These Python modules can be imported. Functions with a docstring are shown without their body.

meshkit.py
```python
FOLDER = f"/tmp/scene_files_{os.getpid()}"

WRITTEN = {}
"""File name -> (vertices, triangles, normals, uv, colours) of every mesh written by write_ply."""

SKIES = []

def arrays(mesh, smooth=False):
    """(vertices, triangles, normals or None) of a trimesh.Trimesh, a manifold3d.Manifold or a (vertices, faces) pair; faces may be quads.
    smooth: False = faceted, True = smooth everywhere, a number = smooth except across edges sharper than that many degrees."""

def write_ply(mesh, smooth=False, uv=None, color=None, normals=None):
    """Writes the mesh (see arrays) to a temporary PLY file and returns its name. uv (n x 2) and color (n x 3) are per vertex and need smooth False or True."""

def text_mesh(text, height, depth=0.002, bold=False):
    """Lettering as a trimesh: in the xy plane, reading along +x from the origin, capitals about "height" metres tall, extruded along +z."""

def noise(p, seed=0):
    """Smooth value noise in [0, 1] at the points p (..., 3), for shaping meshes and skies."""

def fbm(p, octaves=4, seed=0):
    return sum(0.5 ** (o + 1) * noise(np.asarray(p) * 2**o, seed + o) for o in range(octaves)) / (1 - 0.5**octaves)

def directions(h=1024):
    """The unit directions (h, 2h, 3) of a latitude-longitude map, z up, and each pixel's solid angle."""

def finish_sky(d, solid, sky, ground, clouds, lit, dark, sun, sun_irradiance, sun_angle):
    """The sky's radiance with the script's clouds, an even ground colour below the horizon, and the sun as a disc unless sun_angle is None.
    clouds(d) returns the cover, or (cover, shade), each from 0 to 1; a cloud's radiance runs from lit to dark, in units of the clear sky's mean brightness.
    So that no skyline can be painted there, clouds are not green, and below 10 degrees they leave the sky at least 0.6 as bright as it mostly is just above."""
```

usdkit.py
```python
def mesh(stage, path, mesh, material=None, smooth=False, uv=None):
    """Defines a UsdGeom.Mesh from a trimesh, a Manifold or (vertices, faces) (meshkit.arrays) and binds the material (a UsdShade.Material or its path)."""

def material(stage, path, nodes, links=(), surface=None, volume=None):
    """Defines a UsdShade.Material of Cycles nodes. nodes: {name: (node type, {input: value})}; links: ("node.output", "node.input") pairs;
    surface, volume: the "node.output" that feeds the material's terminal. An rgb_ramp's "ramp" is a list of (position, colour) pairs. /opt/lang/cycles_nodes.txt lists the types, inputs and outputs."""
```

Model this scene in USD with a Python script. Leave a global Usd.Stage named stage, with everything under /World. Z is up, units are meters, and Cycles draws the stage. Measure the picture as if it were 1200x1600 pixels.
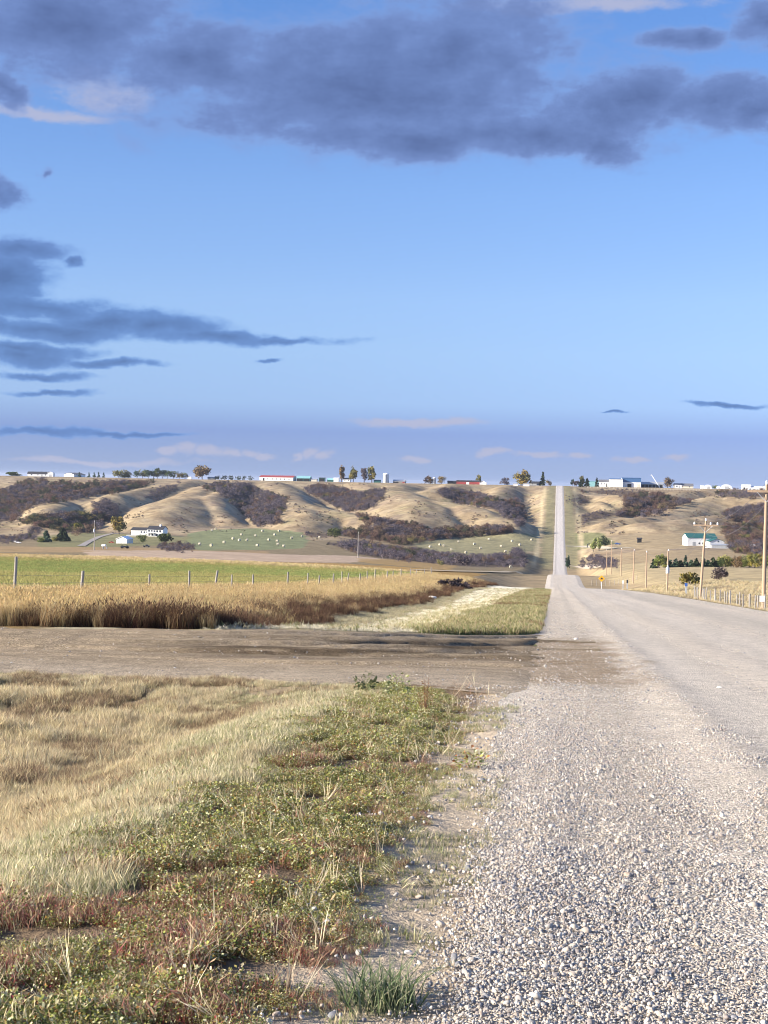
import math, numpy as np, trimesh, usdkit
from meshkit import noise, fbm, text_mesh
from pxr import Usd, UsdGeom, UsdLux, UsdShade, Sdf, Gf, Vt
from scipy.ndimage import gaussian_filter, map_coordinates

stage = Usd.Stage.CreateInMemory()
UsdGeom.SetStageUpAxis(stage, 'Z')
UsdGeom.Xform.Define(stage, '/World')
UsdGeom.Scope.Define(stage, '/World/Looks')

# ------------------------------------------------------------------ camera
# the road runs along +y, the eye is the origin; F, the road's vanishing point and the tilt of the skyline come from the photograph (1200 x 1600)
F, PX, PY = 2400.0, 600.0, 800.0
VP = (870.0, 757.0)
def _n(v): v = np.asarray(v, float); return v / np.linalg.norm(v)
yc = _n([(VP[0]-PX)/F, -(VP[1]-PY)/F, -1.0])
zc = _n(np.cross(yc, np.cross(np.cross(yc, [1, -0.01833, 0]), yc)))
zc = np.cross(_n([1, -0.01833, 0]), yc); zc = _n(zc); zc = zc if zc[1] > 0 else -zc
xc = np.cross(yc, zc)
W2C = np.stack([xc, yc, zc], 1)          # columns: world axes in camera space
def ray(px, py):
    d = np.stack([(np.asarray(px, float)-PX)/F, -(np.asarray(py, float)-PY)/F, -np.ones(np.broadcast(px, py).shape)], -1)
    return d @ W2C
def at(px, py, Y):
    d = ray(px, py); return d * (np.asarray(Y, float)/d[..., 1])[..., None]
def project(p):
    c = np.asarray(p, float) @ W2C.T
    return PX + F*c[..., 0]/-c[..., 2], PY - F*c[..., 1]/-c[..., 2]
cam = UsdGeom.Camera.Define(stage, '/World/camera')
m = np.eye(4); m[:3, :3] = W2C          # rows: camera axes in world space
cam.AddTransformOp().Set(Gf.Matrix4d(*m.ravel().tolist()))
cam.CreateHorizontalApertureAttr(36.0); cam.CreateVerticalApertureAttr(48.0)
cam.CreateFocalLengthAttr(36.0*F/1200.0)
cam.CreateClippingRangeAttr(Gf.Vec2f(0.1, 60000.0))
cam.CreateExposureAttr(1.35)

# ------------------------------------------------------------------ sun and sky
SUN_EL, SUN_AZ = math.radians(20.0), math.radians(-112.0)     # azimuth from +y, clockwise
sun_dir = np.array([math.cos(SUN_EL)*math.sin(SUN_AZ), math.cos(SUN_EL)*math.cos(SUN_AZ), math.sin(SUN_EL)])
sun = UsdLux.DistantLight.Define(stage, '/World/sun_light')
sun.CreateIntensityAttr(1.25); sun.CreateAngleAttr(0.53); sun.CreateNormalizeAttr(True) if hasattr(sun, 'CreateNormalizeAttr') else None
sun.CreateColorAttr(Gf.Vec3f(1.0, 0.90, 0.765))
z = sun_dir; x = _n(np.cross([0, 0, 1], z)); y = np.cross(z, x)
mm = np.eye(4); mm[0, :3], mm[1, :3], mm[2, :3] = x, y, z
sun.AddTransformOp().Set(Gf.Matrix4d(*mm.ravel().tolist()))
SKY = 0.075
sky = UsdLux.DomeLight.Define(stage, '/World/sky')
def uv(px, py):
    d = _n(ray(px, py)); return math.atan2(d[0], d[1]), d[2]
K = 1/F
# (px, py, half width, half height) of the clouds in the photograph's sky, turned into bearing and height below
DARK = [(560,140,345,92), (300,95,150,66), (105,45,190,84), (700,95,190,112), (800,212,190,38), (620,215,260,34), (940,175,140,60), (1010,165,112,56), (1110,165,90,42), (1190,168,70,38), (930,222,80,28),
        (1200,30,62,36), (1065,62,75,20), (8,140,42,34), (5,428,80,40), (60,478,130,20), (160,498,130,22), (250,508,110,19), (345,524,110,14), (445,528,95,8), (60,512,150,17), (30,545,110,12), (30,385,80,17), (5,298,42,24), (66,272,14,10),
        (40,556,80,15), (55,585,85,8), (65,612,75,5.5), (190,568,62,7), (425,563,26,4.5), (110,405,26,9), (55,672,110,8), (215,678,85,4.5), (1135,633,62,4), (970,646,18,2.5)]
PALE = [(262,707,20,8), (290,703,24,11), (322,705,26,11), (352,707,20,9), (385,706,26,9), (415,709,18,7), (468,707,14,9), (492,703,20,12), (518,706,16,10), (780,708,22,6), (900,711,26,6), (980,714,30,6), (1060,713,24,6), (840,708,40,6), (650,718,24,6), (660,661,140,8), (150,720,160,6), (165,140,70,34), (60,178,140,13), (880,10,220,12)]
nodes = {
    'tc': ('texture_coordinate', {}), 'sep': ('separate_xyz', {}),
    'zc': ('math', {'math_type': 'maximum', 'value2': 0.012}), 'cv': ('combine_xyz', {}),
    'sky': ('sky_texture', {'sky_type': 'single_scattering', 'sun_disc': False, 'sun_elevation': SUN_EL, 'sun_rotation': SUN_AZ, 'aerosol_density': 0.0, 'air_density': 0.6, 'ozone_density': 3.0}),
    # colour of the clear air by height above the horizon
    'tr': ('rgb_ramp', {'ramp': [(0, (0.349, 0.363, 0.585)), (0.095, (0.396, 0.387, 0.603)), (0.116, (0.490, 0.471, 0.651)), (0.15, (0.651, 0.613, 0.735)), (0.25, (0.915, 0.820, 0.839)), (0.35, (1.075, 0.962, 0.952)), (0.55, (1.113, 1.084, 1.122)), (0.95, (0.924, 1.103, 1.301)), (1, (0.924, 1.103, 1.301))]}),
    'th': ('math', {'math_type': 'multiply', 'value2': 3.0, 'use_clamp': True}),
    'mul': ('mix', {'mix_type': 'multiply', 'fac': 1.0}),
    'az': ('math', {'math_type': 'arctan2'}), 'uv': ('combine_xyz', {}),
    # wind-torn edges
    'sc': ('vector_math', {'math_type': 'multiply', 'vector2': (1, 1.5, 1)}),
    'w1': ('noise_texture', {'scale': 16.0, 'detail': 7.0, 'roughness': .62}),
    'w1s': ('vector_math', {'math_type': 'subtract', 'vector2': (.5, .5, .5)}),
    'w1m': ('vector_math', {'math_type': 'multiply', 'vector2': (.085, .030, 0)}),
    'wuv': ('vector_math', {'math_type': 'add'}),
    'w2m': ('vector_math', {'math_type': 'multiply', 'vector2': (.07, .020, 0)}),
    'wuv2': ('vector_math', {'math_type': 'add'}),
    'n2': ('noise_texture', {'scale': 13.0, 'detail': 9.0, 'roughness': .58}),
    'n3': ('noise_texture', {'scale': 9.0, 'detail': 6.0, 'roughness': .6}),
}
links = [('tc.generated', 'sep.vector'), ('sep.z', 'zc.value1'), ('sep.x', 'cv.x'), ('sep.y', 'cv.y'), ('zc.value', 'cv.z'), ('cv.vector', 'sky.vector'),
         ('zc.value', 'th.value1'), ('th.value', 'tr.fac'), ('sky.color', 'mul.color1'), ('tr.color', 'mul.color2'),
         ('sep.x', 'az.value1'), ('sep.y', 'az.value2'), ('az.value', 'uv.x'), ('sep.z', 'uv.y'), ('uv.vector', 'sc.vector1'), ('sc.vector', 'w1.vector'),
         ('w1.color', 'w1s.vector1'), ('w1s.vector', 'w1m.vector1'), ('uv.vector', 'wuv.vector1'), ('w1m.vector', 'wuv.vector2'),
         ('w1s.vector', 'w2m.vector1'), ('uv.vector', 'wuv2.vector1'), ('w2m.vector', 'wuv2.vector2'),
         ('sc.vector', 'n2.vector'), ('sc.vector', 'n3.vector')]
def blobs(name, items):
    prev = None
    for i, (px, py, w, h) in enumerate(items):
        u, v = uv(px, py); su, sv = F/w, F/h
        src = 'wuv' if h > 20 else 'wuv2'
        nodes[f'{name}m{i}'] = ('mapping', {'mapping_type': 'point', 'location': (-u*su, -v*sv, 0), 'scale': (su, sv, 0)})
        nodes[f'{name}l{i}'] = ('vector_math', {'math_type': 'length'})
        links.extend([(src+'.vector', f'{name}m{i}.vector'), (f'{name}m{i}.vector', f'{name}l{i}.vector1')])
        if prev is None: prev = f'{name}l{i}.value'
        else:
            nodes[f'{name}x{i}'] = ('math', {'math_type': 'smoothmin', 'value3': .12})
            links.extend([(prev, f'{name}x{i}.value1'), (f'{name}l{i}.value', f'{name}x{i}.value2')]); prev = f'{name}x{i}.value'
    return prev
dk, pl = blobs('d', DARK), blobs('p', PALE)
nodes.update({
    # more of the same cloud above the frame, all round
    'hi': ('map_range', {'range_type': 'smoothstep', 'from_min': .33, 'from_max': .42, 'to_min': 2.0, 'to_max': 0.0, 'clamp': True}),
    'hn': ('math', {'math_type': 'multiply_add', 'value2': -4.2, 'value3': 3.1}),
    'ha': ('math', {'math_type': 'add'}), 'dmin': ('math', {'math_type': 'minimum'}),
    'sc4': ('vector_math', {'math_type': 'multiply', 'vector2': (1, 1.35, 1)}), 'n4': ('noise_texture', {'scale': 30.0, 'detail': 9.0, 'roughness': .62}),
    'dn0': ('math', {'math_type': 'multiply_add', 'value2': 1.25}), 'dn': ('math', {'math_type': 'multiply_add', 'value2': 1.7}),
    'dcov': ('map_range', {'range_type': 'smoothstep', 'from_min': 2.84, 'from_max': 2.10, 'to_min': 0.0, 'to_max': 1.0, 'clamp': True}),
    'thin': ('map_range', {'from_min': .03, 'from_max': .20, 'to_min': .86, 'to_max': .95, 'clamp': True}), 'dc2': ('math', {'math_type': 'multiply'}),
    'pn': ('math', {'math_type': 'multiply_add', 'value2': 1.6}),
    'pcov': ('map_range', {'range_type': 'smoothstep', 'from_min': 1.95, 'from_max': 1.15, 'to_min': 0.0, 'to_max': .8, 'clamp': True}),
    'pc': ('mix', {'color2': (2.593, 2.687, 3.536)}),
    'shade': ('map_range', {'from_min': 2.45, 'from_max': 1.35, 'to_min': 0.0, 'to_max': 1.0, 'clamp': True}),
    'dcol': ('rgb_ramp', {'ramp': [(0, (1.273, 1.933, 3.771)), (0.25, (0.962, 1.461, 3.064)), (0.55, (0.792, 1.207, 2.593)), (1, (0.585, 0.886, 1.980))]}),
    'dt': ('rgb_ramp', {'ramp': [(0, (.76, .98, 1.04)), (.36, (.76, .98, 1.04)), (.60, (1, 1, 1)), (1, (1, 1, 1))]}), 'dtm': ('mix', {'mix_type': 'multiply', 'fac': 1.0}),
    'dmx': ('mix', {}),
    'b': ('background_shader', {'strength': SKY})})
links += [('sep.z', 'hi.value'), ('n3.fac', 'hn.value1'), ('hi.result', 'ha.value1'), ('hn.value', 'ha.value2'), (dk, 'dmin.value1'), ('ha.value', 'dmin.value2'),
          ('sc.vector', 'sc4.vector1'), ('sc4.vector', 'n4.vector'), ('n4.fac', 'dn0.value1'), ('dmin.value', 'dn0.value3'), ('n2.fac', 'dn.value1'), ('dn0.value', 'dn.value3'), ('sep.z', 'thin.value'), ('dcov.result', 'dc2.value1'), ('thin.result', 'dc2.value2'), ('dn.value', 'dcov.value'), ('dn.value', 'shade.value'), ('shade.result', 'dcol.fac'),
          ('n4.fac', 'pn.value1'), (pl, 'pn.value3'), ('pn.value', 'pcov.value'), ('mul.color', 'pc.color1'), ('pcov.result', 'pc.fac'),
          ('pc.color', 'dmx.color1'), ('dcol.color', 'dtm.color1'), ('th.value', 'dt.fac'), ('dt.color', 'dtm.color2'), ('dtm.color', 'dmx.color2'), ('dc2.value', 'dmx.fac'), ('dmx.color', 'b.color')]
skym = usdkit.material(stage, '/World/Looks/sky', nodes, links, surface='b.background')
UsdShade.MaterialBindingAPI.Apply(sky.GetPrim()).Bind(skym)
tag_sky = sky.GetPrim(); tag_sky.SetCustomDataByKey('kind', 'structure')

# ------------------------------------------------------------------ the lie of the land
ss = lambda a, b, v: (lambda t: t*t*(3-2*t))(np.clip((np.asarray(v, float)-a)/(b-a), 0, 1))
RY = np.array([-100, 0, 120, 250, 283, 330, 381, 425, 470, 560, 700, 850, 920, 1020, 1160, 1330, 1500, 1620, 1720, 3000, 90000])
RZ = np.array([4.4, -1.7, -9.02, -16.95, -18.96, -22.8, -25.2, -26.4, -27.4, -33.5, -43, -49.6, -50.4, -48, -40, -23.8, -8.1, -1.3, -1.6, -3, -30])
_yy = np.concatenate([np.arange(-100, 1900, 2.0), np.geomspace(1900, 90000, 60)])
_rz = np.interp(_yy, RY, RZ); _k = gaussian_filter(_rz, 6, mode='nearest')
_rz = np.where(_yy < 200, _rz, np.where(_yy < 1880, _k, _rz))
def R(Y): return np.interp(Y, _yy, _rz)
def edge_l(Y): return np.interp(Y, [-50, 6, 15, 60, 200, 300, 380, 900, 1700], [-0.45, -0.45, -0.55, -0.5, -1.2, -1.9, -2.4, -1.2, -0.8])
def edge_r(Y): return np.interp(Y, [-50, 50, 95, 150, 220, 260, 320, 380, 900, 1700], [12.6, 12.8, 13.0, 13.6, 13.6, 12.6, 9.5, 7.3, 6.9, 7.1])

COLS = [-300, 0, 200, 400, 600, 750, 850, 900, 950, 1000, 1100, 1200, 1500]
TAB = {
 150: [907, 911, 914, 917, 922, 925, 928, 930, 931, 932, 934, 935, 936],
 200: [890, 894, 897, 902, 909, 916, 921, 923, 924, 926, 926, 925, 920],
 300: [866, 870, 874, 882, 892, 905, 916, 918, 925, 921, 912, 906, 900],
 380: [860, 863, 866, 874, 884, 898, 915, 916, 912, 905, 898, 897, 894],
 470: [856, 859, 861, 868, 878, 888, 897, 898, 893, 885, 881, 889, 890],
 540: [854, 857, 859, 866, 878, 888, 899, 900, 896, 887, 884, 890, 890],
 600: [853, 855, 857, 864, 877, 888, 900, 900, 897, 892, 890, 893, 890],
 800: [848, 850, 852, 858, 870, 887, 895, 892, 882, 868, 869, 873, 870],
 900: [843, 845, 846, 850, 864, 880, 890, 889, 868, 856, 858, 864, 860],
 1000:[836, 838, 838, 840, 855, 863, 871, 869, 855, 848, 851, 858, 852],
 1080:[826, 828, 830, 828, 846, 845, 857, 853, 842, 838, 839, 848, 842],
 1200:[812, 817, 822, 822, 836, 832, 830, 828, 828, 828, 828, 834, 830],
 1350:[792, 797, 803, 806, 814, 812, 806, 800, 808, 810, 809, 812, 808],
 1500:[762, 766, 774, 780, 784, 782, 778, 774, 782, 786, 785, 786, 782],
 1600:[744, 748, 752, 757, 760, 762, 763, 760, 765, 768, 768, 770, 772],
 1720:[737, 742.5, 746, 750, 753.5, 756, 758, 758.5, 760, 761, 763, 765, 770]}
SPURS = [  # crest lines (px, py, y) of the spurs of the valley side, rounding, steepness
 ([(100,783,1330),(86,783,1230),(75,798,1150),(62,816,1090)], 20, 0.69),
 ([(300,749,1600),(250,757,1500),(215,764,1420),(182,770,1330),(168,784,1260),(152,802,1200)], 22, 0.69),
 ([(330,758,1540),(305,771,1420),(275,780,1270),(262,790,1190),(248,812,1115),(240,830,1075)], 33, 0.58),
 ([(385,752,1600),(348,768,1440),(328,777,1340),(338,790,1270),(352,812,1180)], 16, 0.67),
 ([(425,752,1600),(438,765,1480),(452,776,1380),(466,787,1260),(478,802,1175),(470,822,1110)], 26, 0.58),
 ([(466,787,1260),(530,800,1215),(590,816,1165),(625,830,1120)], 27, 0.50),
 ([(625,754,1600),(612,764,1490),(640,775,1350),(660,786,1270),(655,802,1200),(645,815,1160)], 30, 0.54),
 ([(640,775,1350),(700,784,1315),(745,793,1270),(783,808,1215),(802,822,1165)], 26, 0.56),
 ([(560,753,1610),(585,762,1540),(612,764,1490)], 20, 0.50),
 ([(795,757,1600),(782,765,1510),(768,782,1380),(775,796,1290),(790,812,1210)], 16, 0.67),
 ([(710,754,1610),(690,762,1560),(672,768,1500)], 20, 0.56),
 ([(0,814,1130),(45,818,1110),(85,831,1065)], 20, 0.45),
 ([(1250,780,1380),(1180,776,1410),(1120,773,1420),(1085,781,1385),(1050,798,1310),(1000,808,1255),(950,816,1215),(905,838,1150)], 20, 0.50),
 ([(895,764,1580),(930,774,1500),(972,775,1470),(985,786,1400)], 15, 0.62),
 ([(895,786,1420),(935,783,1420),(950,792,1370)], 9, 0.67),
 ([(1100,765,1590),(1060,768,1545),(1030,776,1480)], 16, 0.56),
 ([(1010,818,1180),(1060,812,1200),(1120,806,1240)], 16, 0.39),
 ([(890,830,1200),(910,812,1290),(935,800,1330),(980,790,1390)], 12, 0.56),
]
# a raster of the far land over (t = x/y, y)
T0, T1, NT, Y0, Y1, NYR = -0.60, 0.42, 820, 120.0, 1720.0, 401
_t = np.linspace(T0, T1, NT); _y = np.linspace(Y0, Y1, NYR)
_TT, _YY = np.meshgrid(_t, _y)
_px, _ = project(np.stack([_TT*_YY, _YY, -0.045*_YY], -1))
_ky = sorted(TAB); _pyrows = np.array([[np.interp(_px[j], COLS, TAB[k]) for k in _ky] for j in range(NYR)])
_PYI = np.empty((NYR, NT))
for j in range(NYR):
    i = int(np.clip(np.searchsorted(_ky, _y[j])-1, 0, len(_ky)-2)); w = np.clip((_y[j]-_ky[i])/(_ky[i+1]-_ky[i]), 0, 1)
    _PYI[j] = _pyrows[j][i]*(1-w)+_pyrows[j][i+1]*w
_PYI = gaussian_filter(_PYI, (7, 22), mode='nearest')
_Z = at(_px, _PYI, _YY)[..., 2]
_XX = _TT*_YY
_far = ss(980, 1150, _YY)
_sp = np.full(_Z.shape, -1e3)
for pts, r, s in SPURS:
    P = np.array([at(*q) for q in pts])
    D = np.full(_Z.shape, 1e9); H = np.zeros(_Z.shape)
    for a, b in zip(P[:-1], P[1:]):
        ab = (b-a)[:2]; u = np.clip(((_XX-a[0])*ab[0]+(_YY-a[1])*ab[1])/(ab@ab), 0, 1)
        d = np.hypot(_XX-a[0]-u*ab[0], _YY-a[1]-u*ab[1]); h = a[2]+u*(b[2]-a[2])
        hh = h-s*(np.sqrt(d*d+r*r)-r); old = H-s*(np.sqrt(D*D+r*r)-r)
        k = hh > old; D = np.where(k, d, D); H = np.where(k, h, H)
    wob = 1+0.35*(fbm(np.stack([_XX/60, _YY/60, np.full_like(_XX, r)], -1), 3)-.5)
    _sp = np.maximum(_sp, H-s*wob*(np.sqrt(D*D+r*r)-r))
kk = 1.6
_d = np.clip(_sp-_Z, -40, 40)
_Z = _Z + np.where(_far > 0, _far*kk*np.log1p(np.exp(_d/kk)), 0)
_cap = -1.6-0.0*_YY
_Z = np.where(_YY > 1000, np.minimum(_Z, -1.2), _Z)
_rel = ss(1040, 1160, _YY)*(1-ss(1560, 1640, _YY))
_rd = lambda sx, sy, sd: 1-np.abs(2*fbm(np.stack([_XX/sx+.25*_YY/sy, _YY/sy, 0*_XX+sd], -1), 3, 17)-1)
_Z += _rel*(-1.0*ss(.80, .98, _rd(60, 180, 1)))
_Z += _rel*(2.4*(fbm(np.stack([_XX/70, _YY/90, 0*_XX], -1), 4, 7)-.5) + 2.6*(fbm(np.stack([_XX/26, _YY/80, 0*_XX+3], -1), 3, 11)-.5))
_Z = gaussian_filter(_Z, (.6, .8), mode='nearest')
def far_z(X, Y):
    Yc = np.clip(Y, Y0, Y1)
    i = (Yc-Y0)/(Y1-Y0)*(NYR-1); j = (np.clip(X/Yc, T0, T1)-T0)/(T1-T0)*(NT-1)
    return map_coordinates(_Z, [i, j], order=1, mode='nearest')
SIDE_Z = -3.62
def side_near(X): return np.interp(X, [-60, -12, -8, -5, -2.5, -0.9, -.4], [27.6, 27.4, 26.8, 25.6, 24.2, 22.6, 21.5])
def side_far(X): return np.interp(X, [-60, -12, -8, -5, -2.5, -1.0, -.4], [35.0, 35.2, 36.2, 38.6, 42.5, 46, 48])
def near_z(X, Y):
    p = R(Y)
    # verge this side of the side road: a shoulder, then a shallow ditch
    n = p - 0.75*ss(-2.6, -5.5, X)*(1-ss(-8.0, -12.5, X)) + .25*ss(-9, -30, X)
    # beyond it: a ditch between the road and the fence
    f = p - 1.0*ss(-2.6, -9.2, X)*(1-ss(-10.0, -18.5, X)) + .9*ss(-16, -60, X)
    w = ss(30, 36, Y)
    g = n*(1-w)+f*w
    bed = p+(SIDE_Z-p)*ss(-0.6, -9.0, X)
    plat = ss(side_near(X)-6, side_near(X)-.3, Y)*(1-ss(side_far(X)+.1, side_far(X)+6, Y))*ss(-.4, -1.2, X)
    g = g + (bed-g)*plat
    # right of the road
    e = edge_r(Y)
    g = g - 1.0*ss(e+.2, e+4, X)*(1-ss(e+8, e+16, X))
    return g
def G0(X, Y):
    if np.ndim(X) == 0: return float(G0(np.array([float(X)]), np.array([float(Y)]))[0])
    X = np.asarray(X, float); Y = np.asarray(Y, float)
    fz = far_z(X, np.maximum(Y, Y0))
    wr = 1-ss(9, np.where(Y > 1000, 34, 22), np.abs(X-3.0)-np.where(Y < 250, 5, 0))
    fz = fz*(1-wr)+(R(Y))*wr
    w = ss(125, 210, Y)
    z = near_z(X, Y)*(1-w)+fz*w
    wp = ss(1640, 1720, Y)
    return z*(1-wp) + wp*(-1.6-0.0016*np.maximum(Y-1720, 0))
def on_road(X, Y): # how far inside the carriageway, metres
    return np.minimum(X-edge_l(Y), edge_r(Y)-X)
def on_side(X, Y):
    return np.minimum(np.minimum(Y-side_near(X), side_far(X)-Y), .2-X)
def ground_z(X, Y):  # the ground sheet, sunk under the roads
    z = G0(X, Y)
    r = np.maximum(on_road(X, Y), np.minimum(on_side(X, Y), 3))
    cell = .0021*(np.maximum(Y, 2)+38)
    z = z - np.where(Y < 150, .12, .6)*ss(.55, .55+2.5*cell, r)
    return z + micro(X, Y)
def micro(X, Y):
    a = (1-ss(60, 200, Y))
    off = 1-ss(-1.2, -.5, X)
    return a*off*(.07*(fbm(np.stack([X/.9, Y/.9, 0*X], -1), 3, 5)-.5)+.20*(fbm(np.stack([X/4, Y/4, 0*X], -1), 2, 6)-.5))*(1-ss(.0, .4, on_side(X, Y)))*ss(0,-.5,on_side(X,Y)-.3)
_ys = np.concatenate([np.linspace(4.5, 150, 600), np.linspace(150.5, 1715, 1200)])
def cast(px, py, lo=4.5):
    """world points where the photograph's rays meet the ground"""
    d = ray(px, py); d = d/d[..., 1:2]
    out = np.full(d.shape, np.nan)
    ys = _ys[_ys >= lo]
    for s in range(0, len(d), 2000):
        q = d[s:s+2000]
        X = q[:, :1]*ys; gz = G0(X, np.broadcast_to(ys, X.shape)); below = q[:, 2:]*ys < gz
        k = below.argmax(1); ok = below.any(1)
        i = np.arange(len(q)); k0 = np.maximum(k-1, 0)
        a = q[:, 2]*ys[k0]-gz[i, k0]; b = q[:, 2]*ys[k]-gz[i, k]
        u = np.clip(a/np.where(np.abs(a-b) < 1e-9, 1, a-b), 0, 1); Y = ys[k0]+u*(ys[k]-ys[k0])
        r = q*Y[:, None]; r[:, 2] = G0(r[:, 0], r[:, 1]); r[~ok] = np.nan
        out[s:s+2000] = r
    return out
from shapely import Polygon, contains_xy
def inside(poly, px, py): return contains_xy(Polygon(poly), px, py)

# ------------------------------------------------------------------ helpers for prims
used = {}
def numbered(parent, name):
    k = (parent, name); n = used.get(k, 0); used[k] = n+1
    return f'{parent}/{name}' + (f'_{n:03d}' if n else '')
def tag(prim, label=None, cat=None, group=None, kind=None):
    prim = prim.GetPrim() if hasattr(prim, 'GetPrim') else prim
    for k, v in (('label', label), ('category', cat), ('group', group), ('kind', kind)):
        if v: prim.SetCustomDataByKey(k, v)
    return prim
def obj(name, mesh, mat, parent=None, smooth=False, color=None, **kw):
    path = numbered(parent.GetPath().pathString if parent is not None else '/World', name)
    p = usdkit.mesh(stage, path, mesh, mat, smooth=smooth)
    if color is not None:
        UsdGeom.PrimvarsAPI(p).CreatePrimvar('tint', Sdf.ValueTypeNames.Color3fArray, 'vertex').Set(Vt.Vec3fArray.FromNumpy(np.asarray(color, np.float32)))
    return tag(p, **kw)
def thing(name, label, cat, loc=(0, 0, 0), rotz=0, group=None, kind=None):
    x = UsdGeom.Xform.Define(stage, numbered('/World', name))
    x.AddTranslateOp().Set(Gf.Vec3d(*map(float, loc)))
    if rotz: x.AddRotateZOp().Set(float(rotz))
    return tag(x, label, cat, group, kind)
def grid_faces(nr, nc):
    a = (np.arange(nr-1)[:, None]*nc+np.arange(nc-1)).ravel()
    return np.stack([a, a+1, a+nc+1, a+nc], 1)
def lin(*c): # sRGB 0..255 -> linear
    c = np.asarray(c, float)/255; return np.where(c < .04045, c/12.92, ((c+.055)/1.055)**2.4)


rng = np.random.default_rng(7)
def vnoise(X, Y, sc, oct=3, seed=0): return fbm(np.stack([np.asarray(X)/sc, np.asarray(Y)/sc, 0*np.asarray(X)], -1), oct, seed)

# ------------------------------------------------------------------ materials
def soil_material(name, scale, bump, gain=(.72, 1.25), vor=None, dist=.02):
    nodes = {
        'a': ('attribute', {'attribute': 'tint'}), 'geo': ('geometry', {}),
        'n': ('noise_texture', {'scale': scale, 'detail': 11.0, 'roughness': .7}),
        'r': ('map_range', {'from_min': .3, 'from_max': .7, 'to_min': gain[0], 'to_max': gain[1]}),
        'm': ('vector_math', {'math_type': 'scale'}),
        'bp': ('bump', {'strength': bump, 'distance': dist}),
        'p': ('principled_bsdf', {'roughness': 1.0, 'specular_ior_level': .08})}
    links = [('geo.position', 'n.vector'), ('n.fac', 'r.value'), ('a.vector', 'm.vector1'), ('r.result', 'm.scale'), ('n.fac', 'bp.height'), ('bp.normal', 'p.normal')]
    if vor:
        nodes.update({'v': ('voronoi_texture', {'scale': vor}), 'vb': ('rgb_to_bw', {}), 'vr': ('map_range', {'from_min': .2, 'from_max': .8, 'to_min': .55, 'to_max': 1.4}),
                      'm2': ('vector_math', {'math_type': 'scale'}), 'inv': ('math', {'math_type': 'subtract', 'value1': 1.0}), 'mx': ('math', {'math_type': 'add'})})
        links = [l for l in links if l[0] != 'n.fac' or l[1] != 'bp.height']
        links += [('geo.position', 'v.vector'), ('v.color', 'vb.color'), ('vb.val', 'vr.value'), ('m.vector', 'm2.vector1'), ('vr.result', 'm2.scale'), ('m2.vector', 'p.base_color'),
                  ('v.distance', 'inv.value2'), ('inv.value', 'mx.value1'), ('n.fac', 'mx.value2'), ('mx.value', 'bp.height')]
    else: links.append(('m.vector', 'p.base_color'))
    return usdkit.material(stage, '/World/Looks/'+name, nodes, links, surface='p.BSDF')
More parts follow.
